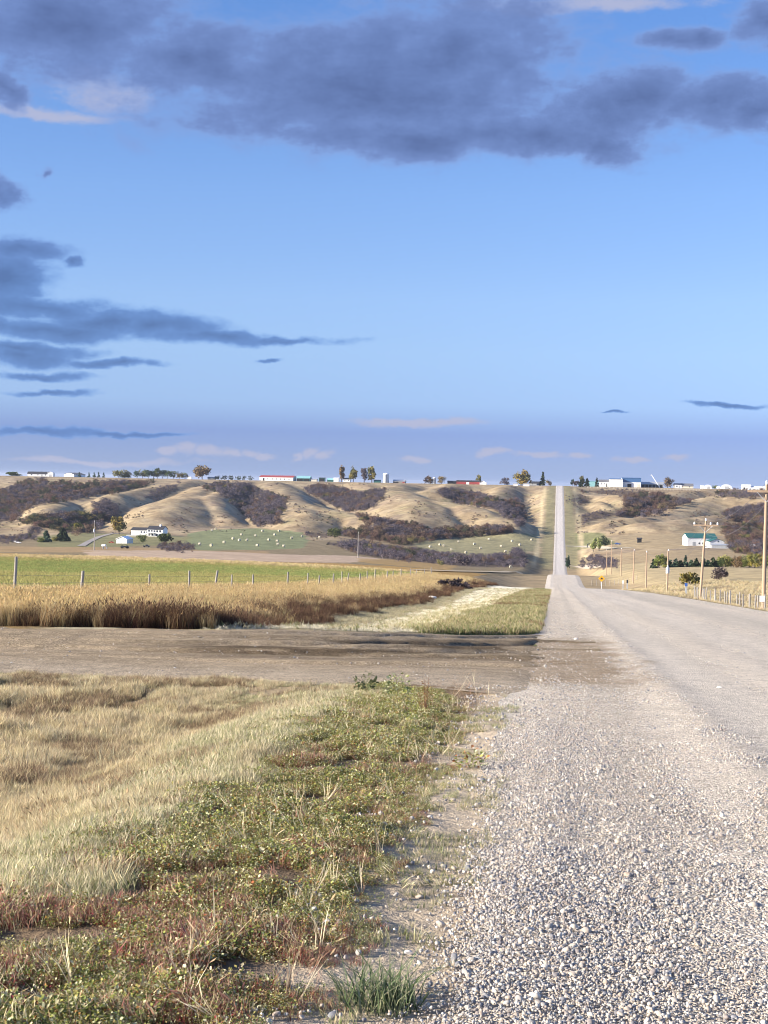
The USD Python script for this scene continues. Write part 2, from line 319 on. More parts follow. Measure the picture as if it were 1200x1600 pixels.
def leaf_material(name, trans=.25, spread=.22, hue=.02):
    return usdkit.material(stage, '/World/Looks/'+name, {
        'a': ('attribute', {'attribute': 'tint'}), 'o': ('object_info', {}),
        'v': ('map_range', {'to_min': 1-spread, 'to_max': 1+spread}), 'w': ('white_noise_texture', {'dimensions': '1D'}),
        'h': ('map_range', {'to_min': .5-hue, 'to_max': .5+hue}),
        'hs': ('hsv', {}), 'd': ('diffuse_bsdf', {}), 't': ('translucent_bsdf', {}), 'mx': ('mix_closure', {'fac': trans})},
        [('o.random', 'v.value'), ('o.random', 'w.w'), ('w.value', 'h.value'), ('v.result', 'hs.value'), ('h.result', 'hs.hue'), ('a.vector', 'hs.color'), ('hs.color', 'd.color'), ('hs.color', 't.color'),
         ('d.BSDF', 'mx.closure1'), ('t.BSDF', 'mx.closure2')], surface='mx.closure')
def plain(name, color, rough=.7, var=.12, scale=3.0, metal=0.0, spec=.3, stretch=(1, 1, 1), space='object', dark=.6):
    c = np.asarray(color, float)
    return usdkit.material(stage, '/World/Looks/'+name, {
        'tc': ('texture_coordinate', {}), 'mp': ('mapping', {'scale': stretch}),
        'n': ('noise_texture', {'scale': scale, 'detail': 6.0, 'roughness': .65}), 'n2': ('noise_texture', {'scale': scale*.21, 'detail': 3.0}),
        'r': ('rgb_ramp', {'ramp': [(.25, tuple(c*(1-var*1.6))), (.5, tuple(c)), (.75, tuple(np.minimum(c*(1+var), .95)))]}),
        'r2': ('map_range', {'from_min': .25, 'from_max': .6, 'to_min': 1-var, 'to_max': 1.0, 'clamp': True}),
        'm': ('vector_math', {'math_type': 'scale'}), 'bp': ('bump', {'strength': .15, 'distance': .01}),
        'p': ('principled_bsdf', {'roughness': rough, 'metallic': metal, 'specular_ior_level': spec})},
        [('tc.object', 'mp.vector'), ('mp.vector', 'n.vector'), ('mp.vector', 'n2.vector'), ('n.fac', 'r.fac'), ('n2.fac', 'r2.value'), ('r.color', 'm.vector1'), ('r2.result', 'm.scale'),
         ('m.vector', 'p.base_color'), ('n.fac', 'bp.height'), ('bp.normal', 'p.normal')], surface='p.BSDF')
M_GROUND = soil_material('dry_grassland', .14, .8, (.62, 1.38), dist=.9)
M_ROAD = soil_material('gravel_road', 3.0, 1.0, (.78, 1.2), vor=60.0, dist=.02)
M_SIDE = soil_material('dirt_road', 2.2, .8, (.7, 1.25), vor=55.0, dist=.012)
M_GRASS = leaf_material('grass_blades', .3, .25, .015)
M_LEAF = leaf_material('leaves', .25, .22, .025)
M_TWIG = leaf_material('twigs', .08, .22, .03)

# ------------------------------------------------------------------ the ground
rows = np.concatenate([np.linspace(-40, 1.5, 14), np.geomspace(2, 60, 280), np.geomspace(60.9, 400, 130), np.arange(405, 1000, 7.5), np.arange(1000, 1725, 3.5), np.geomspace(1740, 30000, 40)])
NCOL = 600
tt = np.linspace(T0, T1, NCOL)
gx = tt[None]*(np.maximum(rows, 2)+38)[:, None]; gy = np.broadcast_to(rows[:, None], gx.shape)
gz = ground_z(gx, gy)
gv = np.stack([gx, gy, gz], -1).reshape(-1, 3)
THICKETS = {  # outlines of the shrub belts (px, py): outline, shrubs, height in metres, palette weights (purple grey, rust, dark green, olive)
 'upper left coulee': ([(-30,768),(12,764),(42,750),(66,749),(74,757),(98,752),(116,754),(128,758),(148,752),(205,753),(246,751),(228,759),(190,768),(150,774),(112,781),(72,785),(38,798),(30,806),(22,814),(-30,816)], 900, (4.0, 7.5), (.40, .27, .25, .08)),
 'foot of the small round hill': ([(30,812),(58,806),(84,803),(112,800),(150,804),(166,812),(152,828),(128,834),(92,829),(62,822),(38,817)], 330, (4, 8), (.35, .2, .25, .2)),
 'hollow beside the farmhouse tree': ([(146,786),(164,780),(178,788),(186,801),(172,815),(156,812),(148,800)], 120, (3.5, 6), (.6, .25, .1, .05)),
 'thin scrub on the middle spur': ([(228,776),(250,762),(278,756),(276,767),(246,780)], 60, (2.5, 4.5), (.85, .1, .05, 0)),
 'coulee behind the farm hill': ([(312,760),(350,754),(386,757),(402,765),(424,771),(450,778),(442,798),(430,812),(436,820),(402,822),(388,810),(362,786),(346,770)], 520, (3.5, 7), (.62, .12, .2, .06)),
 'coulee below the red roofed building': ([(476,763),(500,758),(522,761),(560,770),(602,764),(597,779),(572,797),(546,800),(524,791),(500,780),(482,770)], 420, (4, 7), (.55, .25, .12, .08)),
 'long belt under the bald hills': ([(556,802),(582,808),(612,815),(648,818),(676,828),(704,824),(762,822),(800,824),(802,834),(724,838),(664,846),(632,851),(600,846),(540,838),(528,830),(545,826),(590,830),(620,832),(600,822),(560,812)], 620, (4, 7.5), (.35, .38, .17, .10)),
 'creek belt beyond the golden field': ([(515,850),(560,846),(602,854),(652,859),(702,866),(760,869),(802,866),(806,858),(820,868),(818,885),(772,885),(722,885),(642,877),(602,873),(562,866)], 640, (4.0, 6.2), (.72, .14, .09, .05)),
 'coulee near the far road': ([(682,768),(702,763),(742,769),(772,779),(800,783),(806,780),(818,792),(816,820),(808,824),(802,815),(772,796),(742,791),(716,786)], 420, (3, 6.5), (.6, .2, .15, .05)),
 'coulee right of the far road': ([(975,777),(1002,770),(1032,772),(1052,780),(1082,782),(1056,791),(1036,801),(1002,807),(966,806),(982,792)], 420, (4, 8), (.45, .35, .12, .08)),
 'scrub under the skyline farm': ([(905,768),(940,766),(985,767),(1004,769),(984,774),(940,772)], 90, (2, 3.5), (.6, .3, .1, 0)),
 'scrub in the folds by the far road': ([(885,776),(905,772),(925,780),(918,788),(890,790)], 40, (1.5, 3), (.7, .2, .1, 0)),
 'scrub below the small crest': ([(905,806),(935,798),(965,803),(940,810),(912,818)], 70, (1.5, 3), (.7, .25, .05, 0)),
 'plateau rim scrub': ([(1118,768),(1150,766),(1205,768),(1230,776),(1160,777),(1122,774)], 120, (3, 5), (.45, .3, .2, .05)),
 'dark coulee behind the pole': ([(1128,800),(1160,792),(1185,790),(1240,780),(1240,845),(1205,842),(1190,826),(1165,818),(1145,812)], 420, (4, 8), (.45, .28, .17, .1)),
 'thicket above the white barn trees': ([(1130,820),(1160,818),(1205,842),(1240,850),(1240,872),(1180,868),(1145,862),(1135,842)], 320, (4, 6), (.4, .35, .1, .15)),
 'purple scrub behind the warning sign': ([(905,872),(930,869),(958,874),(968,884),(940,889),(908,887)], 110, (2.0, 3.5), (.9, .1, 0, 0)),
 'brown scrub beside the farmhouse drive': ([(243,856),(262,848),(280,846),(304,853),(300,860),(270,862)], 70, (2.0, 3.2), (.6, .4, 0, 0)),
 'low scrub at the field edge': ([(475,832),(500,833),(520,838),(500,841),(478,838)], 30, (1.2, 2), (.9, .1, 0, 0)),
 'scrub at the foot of the left bench': ([(-20,846),(20,848),(55,840),(68,828),(52,826),(40,836),(-20,842)], 120, (2.5, 4), (.75, .1, .15, 0)),
}
gpx, gpy = project(gv); gX, gY = gv[:, 0], gv[:, 1]
n1 = vnoise(gX, gY, 9, 4, 21); n2 = fbm(np.stack([gX/45, gY/60, 0*gX], -1), 4, 22); n3 = fbm(np.stack([gX/160, gY/200, 0*gX], -1), 3, 23)
tint = np.tile([.32, .245, .145], (len(gv), 1))
def paint(c, w):
    global tint
    w = np.broadcast_to(w, (len(gv),)); k = w > 0; tint[k] = tint[k]*(1-w[k, None])+np.asarray(c)*w[k, None]
def patch(poly, soft=0.0):
    q = np.stack([gpx, gpy], -1); w = np.zeros(len(gv)); m = (gY > 230) & (gY < 1720)
    jx = (n1[m]-.5)*14; jy = (n2[m]-.5)*5
    w[m] = inside(poly, gpx[m]+jx, gpy[m]+jy); return w
far = gY > 900
paint([.25, .19, .135], far*ss(.48, .68, n2)*.75)
paint([.39, .315, .205], far*ss(.52, .72, n1)*.55)
paint([.285, .205, .12], far*ss(.55, .7, n3)*.5)
paint([.22, .20, .10], far*ss(.60, .75, vnoise(gX, gY, 25, 3, 31))*.5)
paint([.20, .155, .12], far*ss(.56, .70, vnoise(gX, gY*.6, 14, 4, 33))*.6)
paint([.42, .335, .215], far*ss(.55, .7, vnoise(gX+gY*.3, gY*.5, 18, 3, 34))*.5)
mot = vnoise(gX+.35*gY, gY*.55, 7.5, 4, 36)
paint([.225, .165, .10], far*ss(.50, .68, mot)*.55)
paint([.41, .325, .20], far*ss(.5, .34, mot)*.35)
# fields, as the photograph shows them
paint([.21, .165, .095], patch([(-200,834),(600,846),(860,866),(860,900),(700,900),(-200,880)]) * .8)
paint([.20, .215, .11], patch([(294,834),(335,828),(402,826),(470,832),(484,846),(470,857),(400,859),(310,860),(290,850)]))
paint([.26, .235, .13], patch([(640,846),(700,840),(780,834),(842,834),(846,858),(800,868),(700,866),(660,858)]))
paint([.33, .255, .15], patch([(970,838),(1050,833),(1075,836),(1075,858),(1000,858),(960,850)]))
paint([.19, .20, .085], patch([(60,838),(130,832),(300,840),(290,852),(60,856)])*.6)
paint([.17, .185, .08], patch([(884,832),(935,832),(965,848),(900,860),(884,862)])*.8)
paint([.36, .245, .125], patch([(-300,852),(0,853),(200,855),(260,858),(420,862),(420,866),(200,862),(0,862),(-300,860)])*.7)
paint([.44, .33, .235], patch([(130,861),(260,860),(400,864),(560,869),(600,874),(540,879),(330,876),(140,869)]))
paint([.37, .235, .085], patch([(-300,862),(0,864),(140,869),(330,876),(540,880),(620,884),(760,897),(720,905),(600,893),(420,884),(200,876),(-300,868)]))
paint([.36, .24, .10], patch([(560,872),(640,876),(720,884),(700,890),(560,878)])*.8)
paint([.42, .335, .19], patch([(925,898),(955,884),(1005,880),(1090,880),(1120,876),(1160,886),(1300,888),(1300,925),(1050,915),(960,912)])*.85)
paint([.58, .47, .28], (gY > 60)*(gY < 330)*ss(13.2, 15, gX-edge_r(gY)*0)*(1-ss(60, 90, gX))*.8)
for k, (poly, cnt, hh, wts) in THICKETS.items(): paint([.115, .085, .062], patch(poly)*.85)
# road allowance: green verges and fence lines of dry grass
dv = np.minimum(np.abs(gX-edge_l(gY)+4), np.abs(gX-edge_r(gY)-4))
paint([.24, .215, .115], ss(880, 960, gY)*(1-ss(1600, 1650, gY))*(1-ss(3.2, 5, dv))*.9)
paint([.45, .37, .22], ss(880, 960, gY)*(1-ss(1560, 1620, gY))*(1-ss(.8, 2.2, np.minimum(np.abs(gX-edge_l(gY)+11.5), np.abs(gX-edge_r(gY)-11.5)))))
# near ground
nr = gY < 330
jit = (vnoise(gX, gY, 2.2, 3, 41)-.5)*1.6
X_ = gX+jit*np.clip(gY/60, .12, 1.6)
near = nr*(gY < 29)
paint([.30, .235, .145], near*1.0)
paint([.24, .22, .12], near*ss(-4.6, -3.6, X_)*(1-ss(-2.9, -2.5, X_))*.6)
paint([.20, .145, .095], near*ss(-2.95, -2.6, X_))
paint([.50, .41, .30], near*ss(-1.25, -.9, X_))
beyond = nr*ss(29, 36, gY)
paint([.33, .275, .16], beyond)
paint([.40, .36, .25], beyond*(1-ss(-10.6, -9.7, X_)))
paint([.86, .80, .62], ss(43, 52, gY)*beyond*ss(-10.6, -9.7, X_)*(1-ss(-4.4, -3.4, X_))*(.75+.25*ss(.35, .55, n1)))
paint([.155, .17, .065], beyond*ss(-4.0, -3.2, X_)*(1-ss(.0, .6, gX)))
paint([.24, .15, .085], beyond*ss(-3.6, -2.6, X_)*ss(.52, .66, vnoise(gX, gY, 3.2, 2, 43))*.55)
paint([.25, .17, .075], beyond*(1-ss(-12.6, -11.4, X_)))
fld = beyond*(1-ss(-27.5, -25.0, X_))*(gY > 60)
paint([.235, .27, .095], fld)
paint([.34, .31, .12], fld*ss(.44, .66, n2)*.75)
paint([.33, .245, .09], fld*ss(300, 345, gY+50*(n2-.5))*.9)
k_ = np.clip(ss(18, 40, gX)*(gY < 1000), 0, 1)
obj('ground', (gv, grid_faces(len(rows), NCOL)), M_GROUND, smooth=True, color=tint, kind='structure')

# ------------------------------------------------------------------ roads
ry = np.concatenate([np.linspace(-40, 3, 12), np.geomspace(3.2, 60, 330), np.geomspace(60.8, 420, 170), np.arange(425, 1760, 7)])
NU = 110
ru = np.linspace(0, 1, NU)
wob = .28*(vnoise(np.zeros_like(ry), ry, 1.1, 3, 51)-.5)+.5*(vnoise(np.zeros_like(ry), ry, 7, 2, 52)-.5)
wob = wob*np.where(ry < 250, 1, .6)
rX = (edge_l(ry)+wob)[:, None]*(1-ru)+(edge_r(ry)-wob)[:, None]*ru; rYY = np.broadcast_to(ry[:, None], rX.shape)
rough = .03*(vnoise(rX, rYY/2.5, .45, 2, 53)-.5)*(rYY < 90)
wind = (.035*np.exp(-((rX-1.75)/.32)**2)+.025*np.exp(-((rX+.1)/.25)**2)+.02*np.exp(-((rX-3.9)/.4)**2)+.02*np.exp(-((rX-10.6)/.6)**2))*(rYY < 300)
lift = np.where(rYY < 150, .025, .15)*np.minimum(1, 8*np.minimum(ru, 1-ru))
rv = np.stack([rX, rYY, G0(rX, rYY)+lift+(rough+wind)*np.minimum(1, 8*np.minimum(ru, 1-ru))], -1).reshape(-1, 3)
x, y = rv[:, 0], rv[:, 1]
def coarse(x, y):  # where loose stones lie
    xx = x+.35*(vnoise(x, y/4, 1.3, 2, 55)-.5)
    ln = 1-.6*np.exp(-((xx-.72)/.2)**2)-.35*np.exp(-((xx-1.35)/.15)**2)
    return np.clip(ln*ss(-.72, -.30, xx-.18*ss(15, 22, y))*(1-ss(1.75, 2.1, xx)) + .55*ss(2.9, 3.3, xx)*(1-ss(4.2, 4.7, xx)) + .6*ss(5.8, 6.4, xx)*(1-ss(6.9, 7.4, xx)) + .7*ss(9.9, 10.5, xx), 0, 1)
rt = np.tile([.56, .50, .42], (len(rv), 1))
cz = coarse(x, y)
rt = rt*(1-cz[:, None])+np.array([.56, .49, .40])*cz[:, None]
dk = ss(6.6, 8.0, x)*(1-ss(9.2, 10.8, x))*ss(20, 60, y)
rt = rt*(1-.15*dk[:, None])
lane = ss(.45, .65, x)*(1-ss(.95, 1.15, x))
rt = rt*(1-.10*(lane*(y < 400))[:, None])
streak = vnoise(x*1.0, y/22, .5, 3, 57)
rt = rt*(.9+.2*streak)[:, None]
farr = y > 480
rt[farr] = (np.array([.50, .46, .415])*(.9+.3*(np.abs((x[farr]-3)/4)[:, None] < .55)*.5*(1+vnoise(x[farr], y[farr]/60, 1.2, 2, 58)[:, None])))
mud = ss(22.5, 26.5, y+1.2*(vnoise(x, y, 1.5, 2, 59)-.5))*(1-ss(40, 47, y))*(1-ss(.9, 1.9, x+1.4*(vnoise(x*3, y, 1.0, 2, 60)-.5)))*(.7+.45*vnoise(x/4, y, .45, 2, 160))
rt = rt*(1-.95*mud[:, None])+.95*mud[:, None]*np.array([.29, .22, .145])
obj('main_road', (rv, grid_faces(len(ry), NU)), M_ROAD, smooth=True, color=rt, kind='structure')
sx = np.concatenate([np.linspace(-60, -13, 20), np.linspace(-12.5, 1.1, 200)]); NV = 130; su = np.linspace(0, 1, NV)
sX = np.broadcast_to(sx[:, None], (len(sx), NV))
n_, f_ = side_near(sx), side_far(sx)
n_ = n_+.35*(vnoise(sx, 0*sx, .8, 3, 61)-.5); f_ = f_+.8*(vnoise(sx, 0*sx+9, 1.1, 3, 62)-.5)
sY = n_[:, None]*(1-su)+f_[:, None]*su
rutx = np.zeros_like(sX); 
for c, w, d in ((.30, .018, .02), (.42, .016, .03), (.50, .02, .055), (.57, .015, .04), (.66, .018, .05), (.74, .015, .035), (.86, .02, .03)):
    cc = c+.03*np.sin(sX*.35+c*40)+.03*(vnoise(sX, 0*sX+c*30, 2.0, 2, 63)-.5)
    e = np.exp(-((su[None]-cc)/w)**2); rutx -= d*e*(.5+vnoise(sX, 0*sX+c*70, 1.6, 2, 64)); rutx += .6*d*np.exp(-((su[None]-cc-.03)/w)**2)
rutx *= .8+1.2*ss(-9, -4, sX)
fine = .05*(vnoise(sX, sY, .35, 3, 65)-.5)*ss(.25, .5, su)[None]*ss(-10, -5, sX)
sv = np.stack([sX, sY, G0(sX, sY)+.02-.055*ss(-.7, .2, sX)+(rutx+fine)*np.minimum(1, 9*np.minimum(su, 1-su))-.03*(1-np.minimum(1, 14*np.minimum(su, 1-su)))], -1).reshape(-1, 3)
st_ = np.tile([.305, .24, .16], (len(sv), 1)); X_, U_ = sv[:, 0], np.tile(su, len(sx))
wet = np.exp(-((U_-.56)/.20)**2)*ss(-10.5, -5.5, X_)*(.2+1.1*ss(.38, .58, vnoise(X_/4, U_*22, .5, 3, 66)))
st_ = st_*(1-.85*np.clip(wet, 0, 1)[:, None])+np.clip(wet, 0, 1)[:, None]*.85*np.array([.085, .06, .036])
st_ = st_*(.8+.4*vnoise(X_/5, U_*30, .6, 3, 67))[:, None]
st_ = st_+np.array([.03, .035, .04])*(1-ss(.05, .3, U_))[:, None]
obj('side_road', (sv, grid_faces(len(sx), NV)[:, ::-1]), M_SIDE, smooth=True, color=st_, kind='structure')

# ------------------------------------------------------------------ small plants and stones, placed in thousands
def scatter(name, protos, pos, scale, label, cat, mats, proto_index=None, tilt=.15, cls='stuff', yaw=None, flat=False):
    """one object of many alike pieces; protos: (mesh, colours) pairs"""
    path = numbered('/World', name)
    pi = UsdGeom.PointInstancer.Define(stage, path)
    tg = []
    for i, (mesh, col) in enumerate(protos):
        pp = f'{path}/kinds/{name}_{i:03d}'
        p = usdkit.mesh(stage, pp, mesh, mats[i % len(mats)], smooth=flat)
        if col is not None: UsdGeom.PrimvarsAPI(p).CreatePrimvar('tint', Sdf.ValueTypeNames.Color3fArray, 'vertex').Set(Vt.Vec3fArray.FromNumpy(np.asarray(col, np.float32)))
        tg.append(pp)
    pi.CreatePrototypesRel().SetTargets([Sdf.Path(t) for t in tg])
    N = len(pos)
    pi.CreateProtoIndicesAttr(Vt.IntArray.FromNumpy((rng.integers(0, len(protos), N) if proto_index is None else proto_index).astype(np.int32)))
    pi.CreatePositionsAttr(Vt.Vec3fArray.FromNumpy(np.asarray(pos, np.float32)))
    sc = np.asarray(scale, np.float32); sc = np.repeat(sc[:, None], 3, 1) if sc.ndim == 1 else sc
    pi.CreateScalesAttr(Vt.Vec3fArray.FromNumpy(np.ascontiguousarray(sc)))
    a = rng.uniform(0, 2*np.pi, N) if yaw is None else yaw
    tx, ty = rng.normal(0, tilt, N)/2, rng.normal(0, tilt, N)/2
    qz = np.stack([np.cos(a/2), 0*a, 0*a, np.sin(a/2)], 1); w = np.sqrt(np.maximum(1-tx*tx-ty*ty, .01))
    q = np.stack([w*qz[:, 0], tx*qz[:, 0]+ty*qz[:, 3], ty*qz[:, 0]-tx*qz[:, 3], w*qz[:, 3]], 1); q /= np.linalg.norm(q, axis=1, keepdims=True)
    pi.CreateOrientationsAttr(Vt.QuathArray([Gf.Quath(float(r[0]), float(r[1]), float(r[2]), float(r[3])) for r in q]))
    return tag(pi, label, cat, kind=cls)
def blades(n, radius, h, width, cols, lean=.5, tip=None, heads=0, head_col=None, hvar=.4, seed=0):
    """a tuft of grass: bent tapering blades; colours run from base to tip"""
    r = np.random.default_rng(seed); V, Fc, C = [], [], []
    for i in range(n):
        a = r.uniform(0, 2*np.pi); rr = radius*np.sqrt(r.random()); b = np.array([rr*np.cos(a), rr*np.sin(a), -.01])
        hh = h*(1-hvar*r.random()); la = r.uniform(0, 2*np.pi); L = lean*r.random()*hh
        dirv = np.array([np.cos(la), np.sin(la), 0]); side = np.array([-np.sin(la+r.normal(0, .6)), np.cos(la+r.normal(0, .6)), 0])*width*(.6+.8*r.random())/2
        p0, p1, p2 = b, b+dirv*L*.35+[0, 0, hh*.6], b+dirv*L+[0, 0, hh]
        c = np.array(cols[r.integers(len(cols))])*(.8+.4*r.random()); k = len(V)
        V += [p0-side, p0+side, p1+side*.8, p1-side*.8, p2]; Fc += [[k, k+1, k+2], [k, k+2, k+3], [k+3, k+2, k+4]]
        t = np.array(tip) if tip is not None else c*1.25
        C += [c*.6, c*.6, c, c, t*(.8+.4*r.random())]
        if heads and r.random() < heads:
            k = len(V); hl = hh*.14; s2 = side*2.4; hc = np.array(head_col)*(.75+.5*r.random())
            V += [p2-s2*.3, p2+s2*.3, p2+dirv*hl*.4+s2+[0, 0, hl*.5], p2+dirv*hl*.7+[0, 0, hl], p2+dirv*hl*.4-s2+[0, 0, hl*.5]]
            Fc += [[k, k+1, k+2], [k, k+2, k+4], [k+4, k+2, k+3]]; C += [hc]*5
    return (np.array(V), np.array(Fc)), np.clip(np.array(C), 0, 1)
def herb(n, radius, h, leaf, cols, stemcol, seed=0, droop=.5):
    """a broad-leaved weed: short stems carrying folded leaves"""
    r = np.random.default_rng(seed); V, Fc, C = [], [], []
    for i in range(n):
        a = r.uniform(0, 2*np.pi); rr = radius*np.sqrt(r.random()); z = h*(.15+.85*r.random())*(1-.4*rr/radius); p = np.array([rr*np.cos(a), rr*np.sin(a), z])
        d = np.array([np.cos(a+r.normal(0, 1)), np.sin(a+r.normal(0, 1)), r.normal(.1, droop)]); d /= np.linalg.norm(d)
        s = np.cross(d, [0, 0, 1]); s /= np.linalg.norm(s)+1e-9; s = s*np.cos(.4)+np.cross(d, s)*np.sin(r.normal(0, .5)); L = leaf*(.6+.8*r.random())
        c = np.array(cols[r.integers(len(cols))])*(.75+.5*r.random()); k = len(V)
        V += [p, p+d*L*.5+s*L*.32+[0, 0, L*.08], p+d*L, p+d*L*.5-s*L*.32+[0, 0, L*.08]]; Fc += [[k, k+1, k+2], [k, k+2, k+3]]; C += [c*.8, c, c*1.1, c]
        if i % 5 == 0:
            k = len(V); b = np.array([p[0]*.5, p[1]*.5, 0]); V += [b-s*.0012, b+s*.0012, p]; Fc += [[k, k+1, k+2]]; C += [np.array(stemcol)]*3
    return (np.array(V), np.array(Fc)), np.clip(np.array(C), 0, 1)
def stone(seed, sub=1):
    r = np.random.default_rng(seed); m = trimesh.creation.icosphere(sub, 1.0); v = m.vertices.copy()
    for _ in range(9):
        d = _n(r.normal(size=3)); c = r.uniform(.62, .95); k = v@d > c; v[k] -= np.outer(v[k]@d-c, d)
    v *= [1, r.uniform(.65, .95), r.uniform(.5, .8)]
    return (v, np.array(m.faces)), None
def inview(P, marg=60, top=-50):
    a, b = project(P); return (a > -marg) & (a < 1200+marg) & (b > top) & (b < 1600+marg)
def pts(n, x0, x1, y0, y1, dens=None, power=0):
    """random ground points between two lines, kept by a density function"""
    Y = rng.uniform(y0, y1, n) if not power else (y0**(1-power)+(y1**(1-power)-y0**(1-power))*rng.random(n))**(1/(1-power))
    a = x0(Y) if callable(x0) else x0; b = x1(Y) if callable(x1) else x1
    X = a+(b-a)*rng.random(n)
    if dens is not None: k = rng.random(n) < dens(X, Y); X, Y = X[k], Y[k]
    P = np.stack([X, Y, np.zeros_like(X)], 1); P[:, 2] = ground_z(X, Y) if False else G0(X, Y)+micro(X, Y)
    return P[inview(P)]
M_STONES = [usdkit.material(stage, f'/World/Looks/stone_{k:03d}', {
    'o': ('object_info', {}), 'r': ('rgb_ramp', {'ramp': ramp, 'interpolate': True}), 'tc': ('texture_coordinate', {}), 'n': ('noise_texture', {'scale': 2.2, 'detail': 5.0}),
    'v': ('map_range', {'from_min': .3, 'from_max': .7, 'to_min': .8, 'to_max': 1.15}), 'm': ('vector_math', {'math_type': 'scale'}), 'p': ('principled_bsdf', {'roughness': .8, 'specular_ior_level': .25})},
    [('o.random', 'r.fac'), ('tc.object', 'n.vector'), ('n.fac', 'v.value'), ('r.color', 'm.vector1'), ('v.result', 'm.scale'), ('m.vector', 'p.base_color')], surface='p.BSDF')
    for k, ramp in enumerate(([(0, (.58, .55, .49)), (.5, (.46, .415, .355)), (1, (.48, .40, .315))], [(0, (.40, .375, .34)), (.5, (.31, .29, .27)), (1, (.40, .32, .25))], [(0, (.25, .25, .26)), (.6, (.15, .155, .175)), (1, (.32, .27, .235))]))]
stones = [stone(i) for i in range(9)]
SMAT = [M_STONES[0], M_STONES[0], M_STONES[1], M_STONES[0], M_STONES[1], M_STONES[2], M_STONES[0], M_STONES[1], M_STONES[2]]
def road_pts(n, y0, y1, x0=-1.0, x1=12.5, power=0):
    P = pts(n, x0, x1, y0, y1, lambda X, Y: np.clip(coarse(X, Y)*(.2+1.3*vnoise(X*1.5, Y/2.5, .5, 3, 71)), 0, 1)*(1-.9*ss(22.5, 26.5, Y+2.5*(vnoise(X*2, Y, 1.2, 2, 159)-.5))*(1-ss(40, 47, Y))*(1-ss(.7, 1.9, X+1.6*(vnoise(X*3, Y, .9, 2, 161)-.5)))), power)
    P[:, 2] += .025+.035*np.exp(-((P[:, 0]-1.75)/.32)**2)+.025*np.exp(-((P[:, 0]+.1)/.25)**2)
    return P
A = road_pts(78000, 5.2, 9.5, -1, 2.2); B_ = road_pts(125000, 9.5, 18, -1, 3.6); C_ = road_pts(95000, 18, 40, -1, 6); D_ = road_pts(70000, 40, 130, -1, 12.5, power=1.2)
P = np.vstack([A, B_, C_, D_])
sz = np.exp(rng.normal(np.log(.0053), .48, len(P)))*np.where(P[:, 1] > 18, 1.25, 1)*np.where(P[:, 1] > 40, 1.35, 1)
sz = np.clip(sz, .004, .032); P[:, 2] += sz*.02
scatter('gravel', stones, P, sz, 'loose pale crushed stone spread over the road surface', 'gravel', SMAT, tilt=.6, flat=40)
P = np.vstack([pts(3000, -1.3, -.35, 5, 24, lambda X, Y: .25+1.3*ss(.45, .65, vnoise(X, Y, .4, 2, 172))),
               pts(9000, -16, .6, 24, 46, lambda X, Y: (on_side(X, Y) > .1)*np.clip(.25+1.2*(vnoise(X, Y, 1.2, 2, 72)-.35), 0, 1))])
sz = np.clip(np.exp(rng.normal(np.log(.0085), .5, len(P))), .004, .03); P[:, 2] += .02
scatter('scattered_stones', stones, P, sz, 'stones scattered on the bare dirt beside the gravel and side road', 'stones', SMAT, tilt=.6, flat=40)

# dry grass of the verge and the shallow ditch this side of the side road
TAN, STRAW, GREY, GREEN, BROWN, RUST = (.53, .44, .265), (.68, .59, .40), (.40, .37, .25), (.23, .255, .11), (.24, .165, .105), (.28, .14, .07)
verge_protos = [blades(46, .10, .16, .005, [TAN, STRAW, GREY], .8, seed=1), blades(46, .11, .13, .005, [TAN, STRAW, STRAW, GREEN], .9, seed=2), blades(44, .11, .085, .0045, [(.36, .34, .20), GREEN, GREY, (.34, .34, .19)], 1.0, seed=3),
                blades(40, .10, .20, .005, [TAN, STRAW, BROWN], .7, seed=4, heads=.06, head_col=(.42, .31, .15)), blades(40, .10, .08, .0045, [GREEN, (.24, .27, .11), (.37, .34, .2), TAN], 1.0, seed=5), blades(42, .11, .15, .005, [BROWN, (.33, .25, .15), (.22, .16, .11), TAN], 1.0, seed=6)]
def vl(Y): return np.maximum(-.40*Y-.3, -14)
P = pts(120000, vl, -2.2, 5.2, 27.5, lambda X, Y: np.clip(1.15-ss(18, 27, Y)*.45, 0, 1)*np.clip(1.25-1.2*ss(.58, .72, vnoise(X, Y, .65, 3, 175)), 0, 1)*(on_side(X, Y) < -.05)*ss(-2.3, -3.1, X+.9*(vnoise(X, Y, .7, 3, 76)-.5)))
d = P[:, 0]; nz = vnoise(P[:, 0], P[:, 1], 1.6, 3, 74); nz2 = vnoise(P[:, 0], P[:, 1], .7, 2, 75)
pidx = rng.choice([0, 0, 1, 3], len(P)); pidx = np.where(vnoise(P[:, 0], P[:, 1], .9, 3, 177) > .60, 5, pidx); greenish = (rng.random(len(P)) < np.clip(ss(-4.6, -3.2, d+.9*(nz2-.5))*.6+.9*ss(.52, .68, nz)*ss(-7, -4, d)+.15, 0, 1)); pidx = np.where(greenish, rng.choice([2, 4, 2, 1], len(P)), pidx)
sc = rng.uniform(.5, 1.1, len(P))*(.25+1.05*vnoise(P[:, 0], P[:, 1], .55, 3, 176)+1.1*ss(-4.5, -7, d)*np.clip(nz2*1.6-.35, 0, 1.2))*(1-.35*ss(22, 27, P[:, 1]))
scatter('verge_grass', verge_protos, P, sc, 'dry tan and grey green grass covering the verge and shallow ditch', 'grass', [M_GRASS], proto_index=pidx, tilt=.3)
